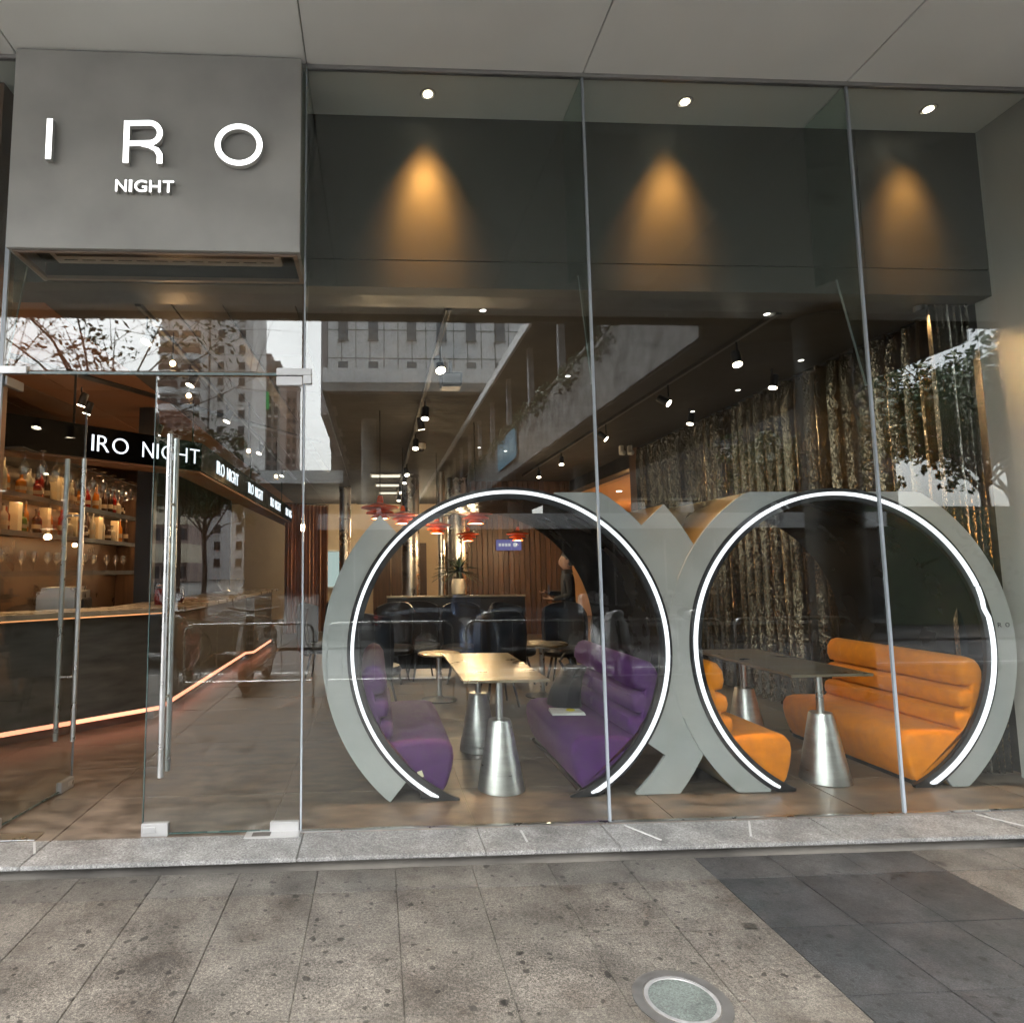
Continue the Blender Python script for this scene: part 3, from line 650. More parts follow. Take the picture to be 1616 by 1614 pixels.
rk = thing('glass_rack', 'dark rack of hanging wine glasses under the bar fascia', 'glass rack', (-3.2, 3.2, 2.58))
MB().box(-.35, .05, -1.2, 2.6, -.01, .0).build('rack_board', M['black'], rk)
bar_glass = glass('clear_glassware', (.93,.93,.92), .12)
def bottle_mesh(h, r, m):
    return MB().lathe([(r*.9,0),(r,.01),(r,h*.58),(r*.92,h*.64),(r*.36,h*.76),(r*.33,h*.94),(r*.4,h*.95),(r*.4,h)], k=14).mesh('glass_body', m, smooth=True)
def liquor(name, col, tr=.55):
    m, n, l, b = nodes(name); b.inputs['Base Color'].default_value = (*col, 1); setp(b, rough=.08, trans=tr, ior=1.4); return m
lq = {'amber': liquor('amber_liquor', (.85,.30,.04)), 'red': liquor('red_liquor', (.45,.03,.02)), 'green': liquor('green_liquor', (.18,.30,.05)), 'clear': liquor('pale_liquor', (.8,.72,.55)), 'dark': liquor('dark_liquor', (.06,.03,.02), .2)}
boxm = mat('cream_carton', (.75,.60,.38), .6, jitter=.25); labm = mat('bottle_label', (.42,.32,.2), .6, jitter=.3); capm = mat('bottle_cap', (.08,.06,.05), .4)
shp = [(.30,.036),(.26,.042),(.33,.034),(.22,.05)]
bmesh_ = {(c, i): bottle_mesh(h, r, lq[c]) for c in lq for i, (h, r) in enumerate(shp)}
lmesh = [MB().lathe([(r*1.015, h*.2),(r*1.015, h*.38)], k=14).mesh('paper_label', labm) for h, r in shp]
cmesh = [MB().lathe([(r*.42, h*.93),(r*.42, h*1.02)], k=10).mesh('cap', capm) for h, r in shp]
cart = MB().box(-.045,.045,-.045,.045,0,.30).mesh('carton', boxm, bevel=.003)
rb2 = random.Random(12)
for z, nm, n in ((2.25, 'top', 29), (1.87, 'middle', 29)):
    cnt = 0
    for k in range(n):
        y = 2.1+k*.125+rb2.uniform(-.015, .015)
        if nm == 'middle' and k % 5 == 1 or nm == 'top' and k in (3, 12, 13):
            o = obj('bottle_carton', cart, None, (-3.66+rb2.uniform(-.03,.03), y, z), rb2.uniform(-.3,.3)); tag(o, 'cream bottle carton on the %s back bar shelf, %s place from the front' % (nm, ORD[k]), 'box', 'cartons on the bar shelves'); continue
        c = rb2.choice(['amber','amber','red','clear','green','dark'] if nm == 'middle' else ['amber','red','dark','red','clear']); i = rb2.randrange(4)
        b = thing('bottle', '%s bottle on the %s back bar shelf, %s place from the front' % (c, nm, ORD[k]), 'bottle', (-3.66+rb2.uniform(-.04,.04), y, z), rb2.uniform(0,6), 'bottles on the bar shelves')
        obj('glass_body', bmesh_[c, i], b); obj('paper_label', lmesh[i], b); obj('cap', cmesh[i], b)
wineg = MB().lathe([(.032,0),(.03,.004),(.005,.008),(.004,.08),(.018,.095),(.038,.13),(.042,.17),(.034,.215),(.033,.215),(.04,.17),(.036,.132),(.004,.1)], k=16).mesh('wine_glass', bar_glass, smooth=True)
for k in range(14):
    o = obj('wine_glass', wineg, None, (-3.68+rb2.uniform(-.05,.05), 2.2+k*.26, 1.47)); tag(o, 'upright wine glass on the lowest back bar shelf, %s from the front' % ORD[k], 'wine glass', 'glasses on the lowest shelf')
for k in range(20):
    o = obj('wine_glass', wineg, None, (-3.05-.16*(k % 2), 2.15+(k//2)*.26, 2.568)); o.rotation_euler = (math.pi, 0, 0); tag(o, 'wine glass hanging upside down from the rack, %s of the %s row' % (ORD[k//2], ('near', 'far')[k % 2]), 'wine glass', 'hanging wine glasses')
tag(MB().box(-2.86, -2.68, 3.93, 4.10, 0, 3.44).build('dark_post', M['black']), 'black square post behind the bar counter', 'post')
tag(MB().box(-5.2, -2.9, 9.0, 9.1, 0, 3.44).build('bar_partition', M['wood']), 'brown wooden partition closing the back of the bar', 'wall')
# things on the counter
def jar(loc, c, h, label):
    t = thing('jar', label, 'jar', loc); MB().lathe([(.045,0),(.05,.02),(.05,h*.75),(.035,h*.88)], k=16).build('glass_body', lq[c], t, smooth=True); MB().lathe([(.04,h*.88),(.04,h)], k=16).build('lid', capm, t)
jar((-2.35,3.3,1.1), 'red', .2, 'red jar at the corner of the bar counter'); jar((-2.42,3.55,1.1), 'amber', .24, 'amber jar behind the red jar on the counter'); jar((-2.3,3.85,1.1), 'dark', .18, 'dark jar with lid along the side of the counter')
ck = thing('cake_stand', 'red and white stacked dishes on the angled bar top', 'dishes', (-3.45, 1.95, 1.1))
for k in range(4): MB().lathe([(.06,k*.05),(.12,k*.05+.035),(.125,k*.05+.04),(.11,k*.05+.042)], k=20).build('dish', [lq['red'], M['white']][k % 2], ck, smooth=True)
mc = thing('espresso_machine', 'steel drinks machine behind the bar', 'machine', (-3.35, 3.3, .92), R(15))
MB().box(-.2,.2,-.35,.35,0,.38).build('body', M['steel'], mc, bevel=.04); MB().box(.201,.23,-.28,.28,.1,.26).build('front_panel', M['black'], mc, bevel=.01); MB().tube([(.25,-.15,.1),(.27,-.15,.02)], .012).build('spout', M['steel'], mc); MB().tube([(.25,.15,.1),(.27,.15,.02)], .012).build('spout', M['steel'], mc)
gl = thing('glass_bowl', 'large clear glass bowl on the side of the counter', 'bowl', (-2.2, 6.0, 1.1))
MB().lathe([(.08,0),(.1,.02),(.2,.16),(.22,.24),(.215,.24),(.19,.16),(.08,.03)], k=28).build('bowl', bar_glass, gl, smooth=True)
# ------------------------------------------------------------------ ceiling tracks and lamps
def track(name, label, x, y0, y1, z=3.44):
    t = thing(name, label, 'lighting track', (x, 0, z)); MB().box(-.022, .022, y0, y1, -.035, 0).build('rail', M['black'], t)
    MB().box(-.012, .012, y0+.01, y1-.01, -.0365, -.0352).build('slot', M['seam'], t); return t
track('lighting_track', 'black ceiling track in line with the first booth', .55, .85, 13.5)
track('lighting_track', 'black ceiling track in line with the second booth', 3.13, .85, 9.5)
track('lighting_track', 'black ceiling track over the bar', -1.75, .85, 10)
for x0, y0, x1, y1, lab in ((-1.2,.8,-1.0,9,'dark channel in the brown ceiling over the entrance'),(-3.6,1.6,-.9,6.0,'dark slanting channel in the ceiling over the bar')):
    c = tag(MB().bar((x0,y0,3.43),(x1,y1,3.43), .12, .02).build('ceiling_channel', M['black']), lab, 'ceiling channel')
spot_body = MB().lathe([(.0,.0),(.034,.0),(.04,.01),(.04,.13),(.03,.14),(.0,.14)], k=16).mesh('housing', M['black'], smooth=True)
spot_lens = MB().lathe([(.039,-.003),(.039,-.001)], k=16).mesh('lens', M['spotglow'])
spot_stem = MB().tube([(0,0,.07),(0,0,.20)], .009, 8).mesh('stem', M['black'])
def spot(x, y, z, power, label, tilt=(0,0), col=(1,.80,.55), grp='track spotlights', glow=None, ang=75, sz=1):
    s = thing('track_spotlight', label, 'spotlight', (x, y, z), 0, grp)
    s.scale = (sz,)*3
    b = obj('housing', spot_body, s); b.rotation_euler = (tilt[0], tilt[1], 0); obj('lens', glow or spot_lens, b); obj('stem', spot_stem, s)
    d = Matrix.Rotation(tilt[1], 3, 'Y') @ Matrix.Rotation(tilt[0], 3, 'X') @ Vector((0,0,-1))
    if power: lamp('SPOT', (0,0,-.03), power, col, s, to=tuple(d*1.0+Vector((0,0,-.03))), size=.04, angle=ang, blend=.8)
    return s
for k, (y, tx) in enumerate(((1.67,-.5),(3.47,-.3),(4.05,.2),(5.3,-.4),(7.9,-.5),(9.0,-.3),(10.6,-.3),(12.3,-.3))):
    spot(.57, y, 3.2, 60, 'lit black spotlight on the track over the first booth, %s from the glass' % ORD[k], (tx, .1 if k % 2 else -.15), sz=1.1)
for k, (y, tx) in enumerate(((1.44,-.4),(2.74,-.6),(4.6,-.4),(6.7,-.3),(8.2,-.3))):
    spot(3.13, y, 3.2, 60, 'lit black spotlight on the track over the second booth, %s from the glass' % ORD[k], (tx, -.75 if k in (1, 2) else .1))
for k, (y, tx) in enumerate(((1.04,-.3),(2.18,-.2),(3.65,-.2),(5.7,-.3),(8,-.2))):
    spot(-1.75, y, 3.2, 50, 'lit warm spotlight on the track over the bar, %s from the door' % ORD[k], (tx, .35), (1,.62,.34), 'bar spotlights')
for k, (x, y, z) in enumerate(((-1.68,1.45,3.17),(-1.78,2.25,3.12),(-1.50,3.7,2.86),(-1.50,5.75,2.86),(-3.5,1.5,3.2))):
    q = thing('globe_lamp', 'bare warm globe lamp on a short stem over the bar, '+['brightest, just inside the door','second behind the door','third along the bar side','fourth along the bar side','at the far left'][k], 'lamp', (x, y, z), 0, 'globe lamps over the bar')
    MB().ball((0,0,0), .024, k=14, m=8).build('globe', emit('globe_glow', (1,.66,.30), 26), q, smooth=True); MB().tube([(0,0,.032),(0,0,3.435-z)], .006, 6).build('stem', M['black'], q)
    lamp('POINT', (0,0,-.045), (5,5,4,4,12)[k], (1,.55,.24), q, size=.035)
for k, (x, y) in enumerate(((-3.1,2.95),(-3.2,3.3),(-2.8,4.4))):
    spot(x, y, 3.2, 45, 'small lit spotlight above the back bar, %s from the front' % ORD[k], (0, .3), (1,.62,.34), 'back bar spotlights')
dl_r = MB().lathe([(.04,0),(.032,-.004),(.03,.0)], k=16).mesh('ring', M['black']); dl_b = MB().lathe([(.024,-.003),(.024,-.0045)], k=12).mesh('bulb', M['downglow'])
for k, (x, y) in enumerate(((.83,.95),(3.1,.95),(4.13,2.04),(4.1,3.07),(4.07,4.05),(2.0,2.6),(1.7,6.5),(2.2,6.8))):
    d = thing('ceiling_downlight', 'tiny recessed ceiling downlight, ' + ['above the first booth front','above the second booth front','nearest along the curtain','second along the curtain','third along the curtain','between the tracks','left of a pair deep in the room','right of a pair deep in the room'][k], 'downlight', (x, y, 3.45), group='recessed downlights')
    obj('ring', dl_r, d); obj('bulb', dl_b, d)
for k, (x, y) in enumerate(((4.0,2.3),(3.95,3.9))):   # curtain washers beside the recessed lamps
    spot(x, y, 3.25, (40,130)[k], 'spotlight turned onto the sequin curtain, %s from the glass' % ORD[k], (-.1, .28), (1,.74,.40), 'curtain washers', ang=48)
ww = thing('wall_washer', 'small spotlight behind the header turned to the return wall', 'spotlight', (4.1, .66, 3.36)); obj('housing', spot_body, ww); lamp('SPOT', (0,0,-.03), 330, (1,.58,.25), ww, to=(.36,-.42,-1.6), size=.05, angle=95, blend=.8)
pj = thing('ceiling_speaker', 'dark boxy speaker hanging from the ceiling near the first track', 'speaker', (.72, 2.2, 3.26))
MB().loft([[(-.11*t,-.09,z),(.11*t,-.09,z),(.11*t,.09,z),(-.11*t,.09,z)] for t, z in ((.86,-.07),(1,.07))]).build('body', M['black'], pj, bevel=.008); MB().box(-.085,.085,-.095,-.0905,-.055,.05).build('grille', M['seam'], pj); MB().bar((0,0,.07),(0,0,.19),.03,.03).build('bracket', M['black'], pj)
cc = thing('dome_camera', 'white dome camera under the ceiling beside the track lights', 'camera', (.72, 6.2, 3.45))
MB().lathe([(.07,0),(.075,-.06),(.06,-.09)], k=18).build('base', M['white'], cc, smooth=True); MB().ball((0,0,-.09), .055).build('dome', M['black'], cc, smooth=True)
for k, x in enumerate((3.98, 4.12)):
    cc = thing('wall_camera', 'small white camera on the bulkhead, ' + ('left' if k == 0 else 'right')+' of the pair', 'camera', (x, 6.2, 3.30), 0, 'bulkhead cameras')
    MB().ball((0,-.05,0), .045).build('eye', M['white'], cc, smooth=True); MB().box(-.03,.03,-.02,.06,-.02,.13).build('bracket', M['white'], cc, bevel=.008)

# pendant lamps
tiers = [[(.02,.20),(.03,.17),(.035,.13)], [(.05,.12),(.19,.085),(.195,.075),(.19,.07),(.05,.075)], [(.05,.07),(.14,.03),(.145,.02),(.14,.015),(.05,.03)], [(.05,.02),(.09,-.025),(.092,-.035),(.085,-.036),(.05,-.01)]]
tm = [MB().lathe(t, k=28).mesh('shade', M['redlamp'], smooth=True) for t in tiers]
bulb = MB().lathe([(.07,-.034),(.075,-.028)], k=20).mesh('bulb', M['lampglow']); cordm = MB().tube([(0,0,.2),(0,0,1.3)], .005, 6).mesh('cord', M['black'])
for k, (px, py, Zd, lab) in enumerate(((752,822,8.4,'large orange tiered pendant lamp hanging at the top of the first ring'),(690,838,10.7,'orange tiered pendant lamp before the far silver column'),(739,851,13.0,'small orange tiered pendant lamp above the spiky plant'),(819,851,13.0,'small orange tiered pendant lamp before the lilac screen'),(600,813,7.8,'large orange tiered pendant lamp behind the tip of the grey crescent'),(636,822,10.2,'orange tiered pendant lamp partly hidden behind the ring'))):
    x = (px-594)/1000*Zd; z = 1.46+(898-py)/1000*Zd
    p = thing('pendant_lamp', lab, 'pendant lamp', (x, Zd-3.75, z), group='orange pendant lamps')
    for m in tm: obj('shade', m, p)
    p.scale = (1.22, 1.22, 1.22)
    obj('bulb', bulb, p); c = obj('cord', cordm, p); c.scale.z = (3.44-z)/1.22/1.3
    lamp('POINT', (0,0,-.12), 34, (1,.7,.4), p, size=.04)

# far end of the room
for k, (x, y, r, lab) in enumerate(((.72,9.6,.19,'round silver column seen through the left of the first ring'),(1.33,9.2,.075,'slim bright silver post near the pendant lamps'),(1.78,10.1,.22,'thick silver column behind the slim post'),(-.75,11.5,.14,'pale silver column left of the first booth'))):
    c = thing('column', lab, 'column', (x, y, 0), group='silver columns'); MB().lathe([(r,.0),(r,3.45)], k=32).build('shaft', M['chrome'], c, smooth=True); MB().lathe([(r*1.12,0),(r*1.12,.08)], k=32).build('foot', M['steel'], c, smooth=True)
ws = thing('slat_wall', 'brown vertical slat wall behind the lounge', 'wall', (2.0, 10.4, 0))
MB().box(0, 2.42, .06, .12, 0, 3.44).build('rear_board', M['black'], ws)
sl = MB().box(-.055,.055,0,.055,0,3.43).mesh('slat', M['wood'], bevel=.006)
for k in range(20): obj('slat', sl, ws, (.07+k*.12, rnd.uniform(-.012,.012), 0))
sc = thing('wall_screen', 'lit lilac screen with a line of white marks on the slat wall', 'screen', (2.68, 10.33, 1.98))
MB().box(0,.56,-.02,.03,-.12,.12).build('panel', emit('lilac_screen', (.42,.38,.85), .45), sc)
for k in range(4): MB().box(.05+k*.072, .10+k*.072, -.024, -.0205, -.03, .035).box(.066+k*.072,.084+k*.072,-.0255,-.0245,-.015,.02).build('white_mark', emit('screen_mark', (.95,.95,1), .8), sc)
MB().lathe([(.05,0),(.05,.003)], k=18).build('white_mark', emit('screen_mark', (.95,.95,1), .8), sc).matrix_local = Matrix.Translation((.42,-.022,.005)) @ Matrix.Rotation(R(90), 4, 'X')
curtain('copper_curtain', 'copper curtain in tall folds beyond the end of the bar', (-2.1, 11.0), (-1.15, 11.6), .02, 3.0, M['copper'], 12, .05, 9)
wd = thing('bright_window', 'pale daylit window at the far left of the room', 'window', (-1.75, 15.5, 0))
MB().box(0,.75,0,.03,.95,2.0).build('pane', emit('daylit_pane', (.75,.92,.88), .75), wd)
for a, b, c, d in ((-.05,0,.9,2.05),(.75,.8,.9,2.05),(-.05,.8,2.0,2.05),(-.05,.8,.9,.95)): MB().box(a,b,-.03,.03,c,d).build('frame', M['white'], wd)
for k in range(3):
    pl = thing('ceiling_panel_light', 'pale rectangular ceiling light deep in the room, %s from the glass' % ORD[k], 'ceiling light', (.2+.1*k, 9.5+1.5*k, 3.43), group='rectangular ceiling lights')
    MB().box(-.3,.3,-.16,.16,-.02,0).build('diffuser', emit('panel_glow', (1,.9,.72), 1.6), pl); MB().box(-.33,.33,-.19,.19,-.012,.005).build('frame', M['white'], pl)
ex = thing('exit_sign', 'small green exit sign hanging far back in the room', 'sign', (.06, 13.0, 2.98)); MB().box(-.12,.12,-.01,.01,-.07,.07).build('panel', emit('green_sign', (.1,.9,.35), 1.5), ex); MB().tube([(0,0,.07),(0,0,.46)], .006, 6).build('hanger', M['black'], ex)
lamp('POINT', (1.2, 13.3, 2.6), 100, (1,.72,.42), bwall, size=.06)     # bare point lamp lighting the end wall, no fixture built
lamp('POINT', (-1.0, 13.8, 2.6), 45, (1,.85,.65), bwall, size=.06)

# lounge chairs and small tables
def chair(loc, rz, label):
    c = thing('lounge_chair', label, 'chair', loc, rz, 'black lounge chairs')
    back = []
    for z, ro, t in ((.40,.29,.05),(.6,.31,.055),(.8,.325,.05),(.95,.31,.045),(1.02,.27,.02)):
        arc = [R(20+140*i/12) for i in range(13)]
        back.append([(ro*math.cos(a), .02+ro*math.sin(a), z-.10*(1-math.sin(a))) for a in arc]+[((ro-t)*math.cos(a), .02+(ro-t)*math.sin(a), z-.10*(1-math.sin(a))) for a in reversed(arc)])
    MB().loft(back).build('backrest', M['chair'], c, smooth=True)
    MB().lathe([(.24,.36),(.27,.38),(.28,.42),(.26,.46),(.2,.475)], k=22).build('seat', M['chair'], c, smooth=True)
    for a in (45,135,225,315): MB().tube([(.15*math.cos(R(a)), .15*math.sin(R(a)), .37), (.25*math.cos(R(a)), .25*math.sin(R(a)), 0)], [.016,.011], 8).build('leg', M['black'], c, smooth=True)
    return c
chs = [(-.02,3.05,150,'near the left purple sofa'),(.62,4.9,10,'beside the partition, left'),(.2,4.7,-20,'furthest left by the partition'),(1.1,4.6,-10,'in the middle before the plant'),(1.75,4.4,30,'right of the middle'),(2.35,4.3,-30,'next to the standing person'),(1.3,3.2,190,'with its back to the first booth'),(2.7,3.3,160,'behind the second booth, dark'),(-.45,6.0,40,'left of the first booth, far back'),(-.75,5.0,80,'left of the grey crescent')]
for x, y, a, l in chs: chair((x, y, 0), R(a), 'black rounded lounge chair '+l)
def roundtable(loc, h, r, label):
    t = thing('round_table', label, 'table', loc, 0, 'small round tables')
    MB().lathe([(r*.96,h-.025),(r,h-.018),(r,h-.004),(r*.97,h)], k=32).build('tabletop', M['tabletop'], t, smooth=True); MB().lathe([(.03,.03),(.03,h-.025)], k=14).build('pole', M['steel'], t, smooth=True)
    MB().lathe([(.2,0),(.2,.012),(.06,.03),(.03,.05)], k=28).build('foot', M['black'], t, smooth=True)
roundtable((.70,3.5,0), .52, .24, 'low round table on a chrome pole behind the first booth')
roundtable((-.35,4.1,0), .6, .28, 'round table with pale top at the left of the first booth')
roundtable((1.9,3.6,0), .6, .3, 'round table before the standing person')
pt = thing('partition', 'low divider with pale top edge across the room behind the booths', 'partition', (.15, 5.25, 0))
MB().box(0, 1.95, -.02, .02, .08, 1.06).build('board', M['black'], pt); MB().box(-.01, 1.96, -.035, .035, 1.061, 1.085).build('top_edge', M['tabletop'], pt); MB().box(0,.06,-.15,.15,0,.079).build('foot', M['black'], pt); MB().box(1.89,1.95,-.15,.15,0,.079).build('foot', M['black'], pt)
pln = thing('potted_plant', 'spiky dark plant in a cream pot on the divider', 'plant', (1.16, 5.25, 1.086)); pln.scale = (1.3, 1.3, 1.3)
MB().lathe([(.05,0),(.075,.02),(.085,.10),(.07,.17),(.06,.18),(.05,.16)], k=22).build('pot', M['pot'], pln, smooth=True)
MB().tube([(0,0,.15),(0,.01,.27)], [.025,.02], 8).build('stem', M['bark'], pln)
for k in range(64):
    a = rnd.uniform(0, 2*math.pi); e = R(rnd.uniform(-15, 80)); L = rnd.uniform(.2,.34); w = .012
    dx, dy = math.cos(a), math.sin(a); pts = []
    for i in range(5):
        t = i/4; rr_ = L*t*math.cos(e); zz = .26+L*t*math.sin(e)-.10*t*t; pts.append((rr_*dx, rr_*dy, zz, w*(1-t**2)*(.5 if i == 0 else 1)+.001))
    MB().loft([[(x-dy*w_, y+dx*w_, z), (x, y, z-.004), (x+dy*w_, y-dx*w_, z), (x, y, z+.001)] for x, y, z, w_ in pts]).build('leaf', M['leafdark'], pln)

# a person in black standing behind the first booth, looking at a phone
def skin_mesh(name, verts, edges, radii, m, parent, sub=2, root=0):
    me = bpy.data.meshes.new(name); me.from_pydata(verts, edges, []); o = bpy.data.objects.new(name, me); COL.objects.link(o); o.parent = parent
    md = o.modifiers.new('skin', 'SKIN'); md.use_smooth_shade = True
    for i, r in enumerate(radii):
        sv = me.skin_vertices[0].data[i]; sv.radius = r if isinstance(r, tuple) else (r, r); sv.use_root = (i == root)
    s = o.modifiers.new('sub', 'SUBSURF'); s.levels = sub; s.render_levels = sub
    me.materials.append(m); return o
pe = thing('person', 'person in black clothes standing behind the first booth, holding a phone', 'person', (2.72, 5.2, 0), R(-100))
skinm = mat('skin', (.36,.21,.15), .55, var=.05); cloth = mat('black_cloth', (.014,.014,.016), .8, var=.2)
V = [(0,0,.92),(0,.0,1.08),(0,-.01,1.28),(0,-.01,1.38),(0,-.02,1.44),
     (.09,0,.88),(.10,-.01,.48),(.10,.02,.09),(.10,-.10,.04), (-.09,0,.88),(-.10,.02,.48),(-.10,.05,.09),(-.10,-.07,.04),
     (.18,-.01,1.34),(.23,.0,1.08),(.13,-.22,1.02), (-.18,-.01,1.34),(-.24,.0,1.08),(-.10,-.26,1.10)]
Eg = [(0,1),(1,2),(2,3),(3,4),(0,5),(5,6),(6,7),(7,8),(0,9),(9,10),(10,11),(11,12),(2,13),(13,14),(14,15),(2,16),(16,17),(17,18)]
Rd = [(.15,.11),(.14,.10),(.17,.11),(.09,.08),.055,.10,.068,.05,.045,.10,.068,.05,.045,.065,.05,.036,.065,.05,.036]
skin_mesh('body', V, Eg, Rd, cloth, pe)
hdm = MB()
rings = []
for z, rx, ry, oy in ((1.44,.05,.055,.0),(1.47,.06,.075,-.015),(1.51,.068,.088,-.018),(1.56,.074,.094,-.012),(1.60,.073,.094,-.008),(1.64,.062,.08,0),(1.668,.035,.045,0)):
    rings.append([(rx*math.cos(2*math.pi*j/18), oy+ry*math.sin(2*math.pi*j/18)-(.016 if 13 <= j <= 14 and 1.5 < z < 1.57 else 0), z) for j in range(18)])
hdm.loft(rings); hdo = hdm.build('head', skinm, pe, smooth=True)
hr = []
for z, rx, ry, oy in ((1.49,.072,.06,.045),(1.54,.080,.075,.03),(1.59,.083,.09,.012),(1.635,.076,.09,.004),(1.67,.055,.066,.004),(1.69,.02,.03,.004)):
    hr.append([(rx*math.cos(2*math.pi*j/18), oy+ry*math.sin(2*math.pi*j/18), z) for j in range(18)])
MB().loft(hr).build('hair', M['chair'], hdo, smooth=True)
for s in (-1, 1): MB().ball((s*.03,-.098,1.565), .009, k=8).build('eye', M['black'], hdo); MB().ball((s*.075,.0,1.555), .012,.02,.03, k=8).build('ear', skinm, hdo, smooth=True)
MB().box(-.022,.022,-.104,-.095,1.503,1.51).build('mouth', mat('lips', (.35,.14,.12), .5), hdo)
for s, hx, hy, hz in ((1,.13,-.22,1.02),(-1,-.10,-.26,1.10)):
    hv = [(hx,hy,hz),(hx-s*.03,hy-.06,hz+.01)]; he = [(0,1)]; hrd = [(.030,.02),(.036,.016)]
    for f_ in range(4):
        b0 = len(hv); ox = (f_-1.5)*.017; ln = (.05,.06,.056,.042)[f_]
        hv += [(hx-s*.04+ox, hy-.095, hz+.012), (hx-s*.045+ox, hy-.095-ln*.6, hz+.004), (hx-s*.045+ox, hy-.095-ln*.8, hz+.032)]; he += [(1,b0),(b0,b0+1),(b0+1,b0+2)]; hrd += [.0085,.008,.007]
    b0 = len(hv); hv += [(hx-s*.07,hy-.05,hz+.03),(hx-s*.075,hy-.085,hz+.045)]; he += [(1,b0),(b0,b0+1)]; hrd += [.011,.009]
    skin_mesh('hand', hv, he, hrd, skinm, pe, 1)
ph = thing('phone', 'dark phone in the hand of the standing person', 'phone', (2.46, 5.30, 1.15), R(-100)); MB().box(-.036,.036,-.005,.005,-.07,.075).build('case', M['black'], ph, bevel=.004); MB().box(-.032,.032,.0051,.006,-.064,.069).build('screen', emit('phone_screen', (.6,.75,1), .8), ph)

# pavement cover
mh = thing('inspection_cover', 'round steel inspection cover with a pale centre set in the paving', 'manhole cover', (1.06, -1.43, -.048))
MB().lathe([(.165,0),(.165,.004),(.13,.005),(.128,.0)], k=48).build('outer_rim', mat('worn_rim', (.085,.083,.08), .5, metal=.4, var=.2, scale=30), mh, smooth=False)
MB().lathe([(.128,.0),(.128,.0035)], k=48).build('groove', M['grout'], mh)
MB().lathe([(.124,.001),(.124,.006),(.112,.0065),(.11,.004)], k=48).build('inner_rim', mat('dull_rim', (.2,.2,.2), .5, metal=.3, var=.25, scale=25), mh)
MB().lathe([(.112,.001),(.112,.0045)], k=48).build('centre', granite('cover_fill', (.075,.088,.082), (.045,.05,.047), drops=False), mh)
# ------------------------------------------------------------------ the street behind the camera (seen mirrored in the glass)
conc = mat('concrete', (.30,.29,.275), .8, var=.2, scale=1.5, detail=8); whitep = mat('white_cladding', (.86,.87,.87), .5, var=.06, scale=1)
darkg = mat('dark_window', (.03,.035,.04), .15); undr = mat('dark_slat', (.045,.045,.047), .7, jitter=.3)
cl = thing('canopy_column', 'round dark column carrying the canopy at the kerb', 'column', (5.59, -3.7, -.05)); MB().lathe([(.31,0),(.31,4.6)], k=32).build('shaft', M['header'], cl, smooth=True); MB().lathe([(.35,0),(.35,.12)], k=32).build('foot', M['steel'], cl)
# street deck opposite with white panelled edge and slatted underside
dk = thing('street_deck', 'elevated deck across the street with white panelled edge and dark slatted underside', 'deck')
MB().box(-2.2, 12, -48, -24.4, 9.6, 10.4).build('slab', conc, dk)
for k in range(20): MB().box(-2.4+k*.72, -2.4+k*.72+.708, -24.39, -24.2, 9.86, 10.52).build('edge_panel', whitep, dk)
for k in range(20): MB().box(-2.4+k*.72, -2.4+k*.72+.708, -24.7, -24.22, 9.45, 9.855).build('lower_edge_panel', conc, dk)
MB().box(-2.4, -2.21, -48, -24.71, 9.4, 10.4).build('side_beam', conc, dk)
sm_ = MB().box(-7.05, 7.05, -.2, .2, 0, .05).mesh('slat', undr)
for k in range(38): obj('slat', sm_, dk, (4.9, -25.0-k*.6, 9.52))
for k in range(4): MB().box(-2.15,-2.0,-27-k*5-1.8,-27-k*5,9.4,9.5).build('strip_lamp', M['patch'], dk)
for x in (-.4, 11):
    for y in (-30, -42): MB().lathe([(.4,-.15),(.4,9.55)], (x,y,0), 20).build('support', conc, dk, smooth=True)
bd = thing('white_block', 'pale panelled office block standing on the deck', 'building', (0,0,0))
MB().box(-2.8, 10, -46, -32.3, 10.41, 30).build('wall', whitep, bd)
MB().box(-3.2, -2.81, -46, -32.5, 10.41, 30).build('side_bay', mat('mauve_cladding', (.42,.39,.40), .6), bd)
paleglass = mat('pale_window', (.16,.18,.20), .15); wm = MB().box(-.28,.28,-.06,.05,0,2.3).mesh('window', paleglass); fmm = MB().box(-.34,.34,.051,.12,-.08,.0).mesh('sill', conc); tr_ = MB().box(-.28,.28,.051,.08,1.1,1.16).mesh('transom', whitep)
for i in range(6):
    for j in range(5):
        w = obj('window', wm, bd, (-1.9+i*1.75+(.5 if i > 1 else 0), -32.26, 11.2+j*3.6)); obj('sill', fmm, w); obj('transom', tr_, w)
for i in range(16): MB().box(-2.8+i*.82-.02, -2.8+i*.82+.02, -32.33, -32.28, 10.42, 30).build('panel_joint', M['seam'], bd)
for j in range(9): MB().box(-2.8, 10, -32.33, -32.275, 12.0+j*1.7, 12.04+j*1.7).build('panel_joint', M['seam'], bd)
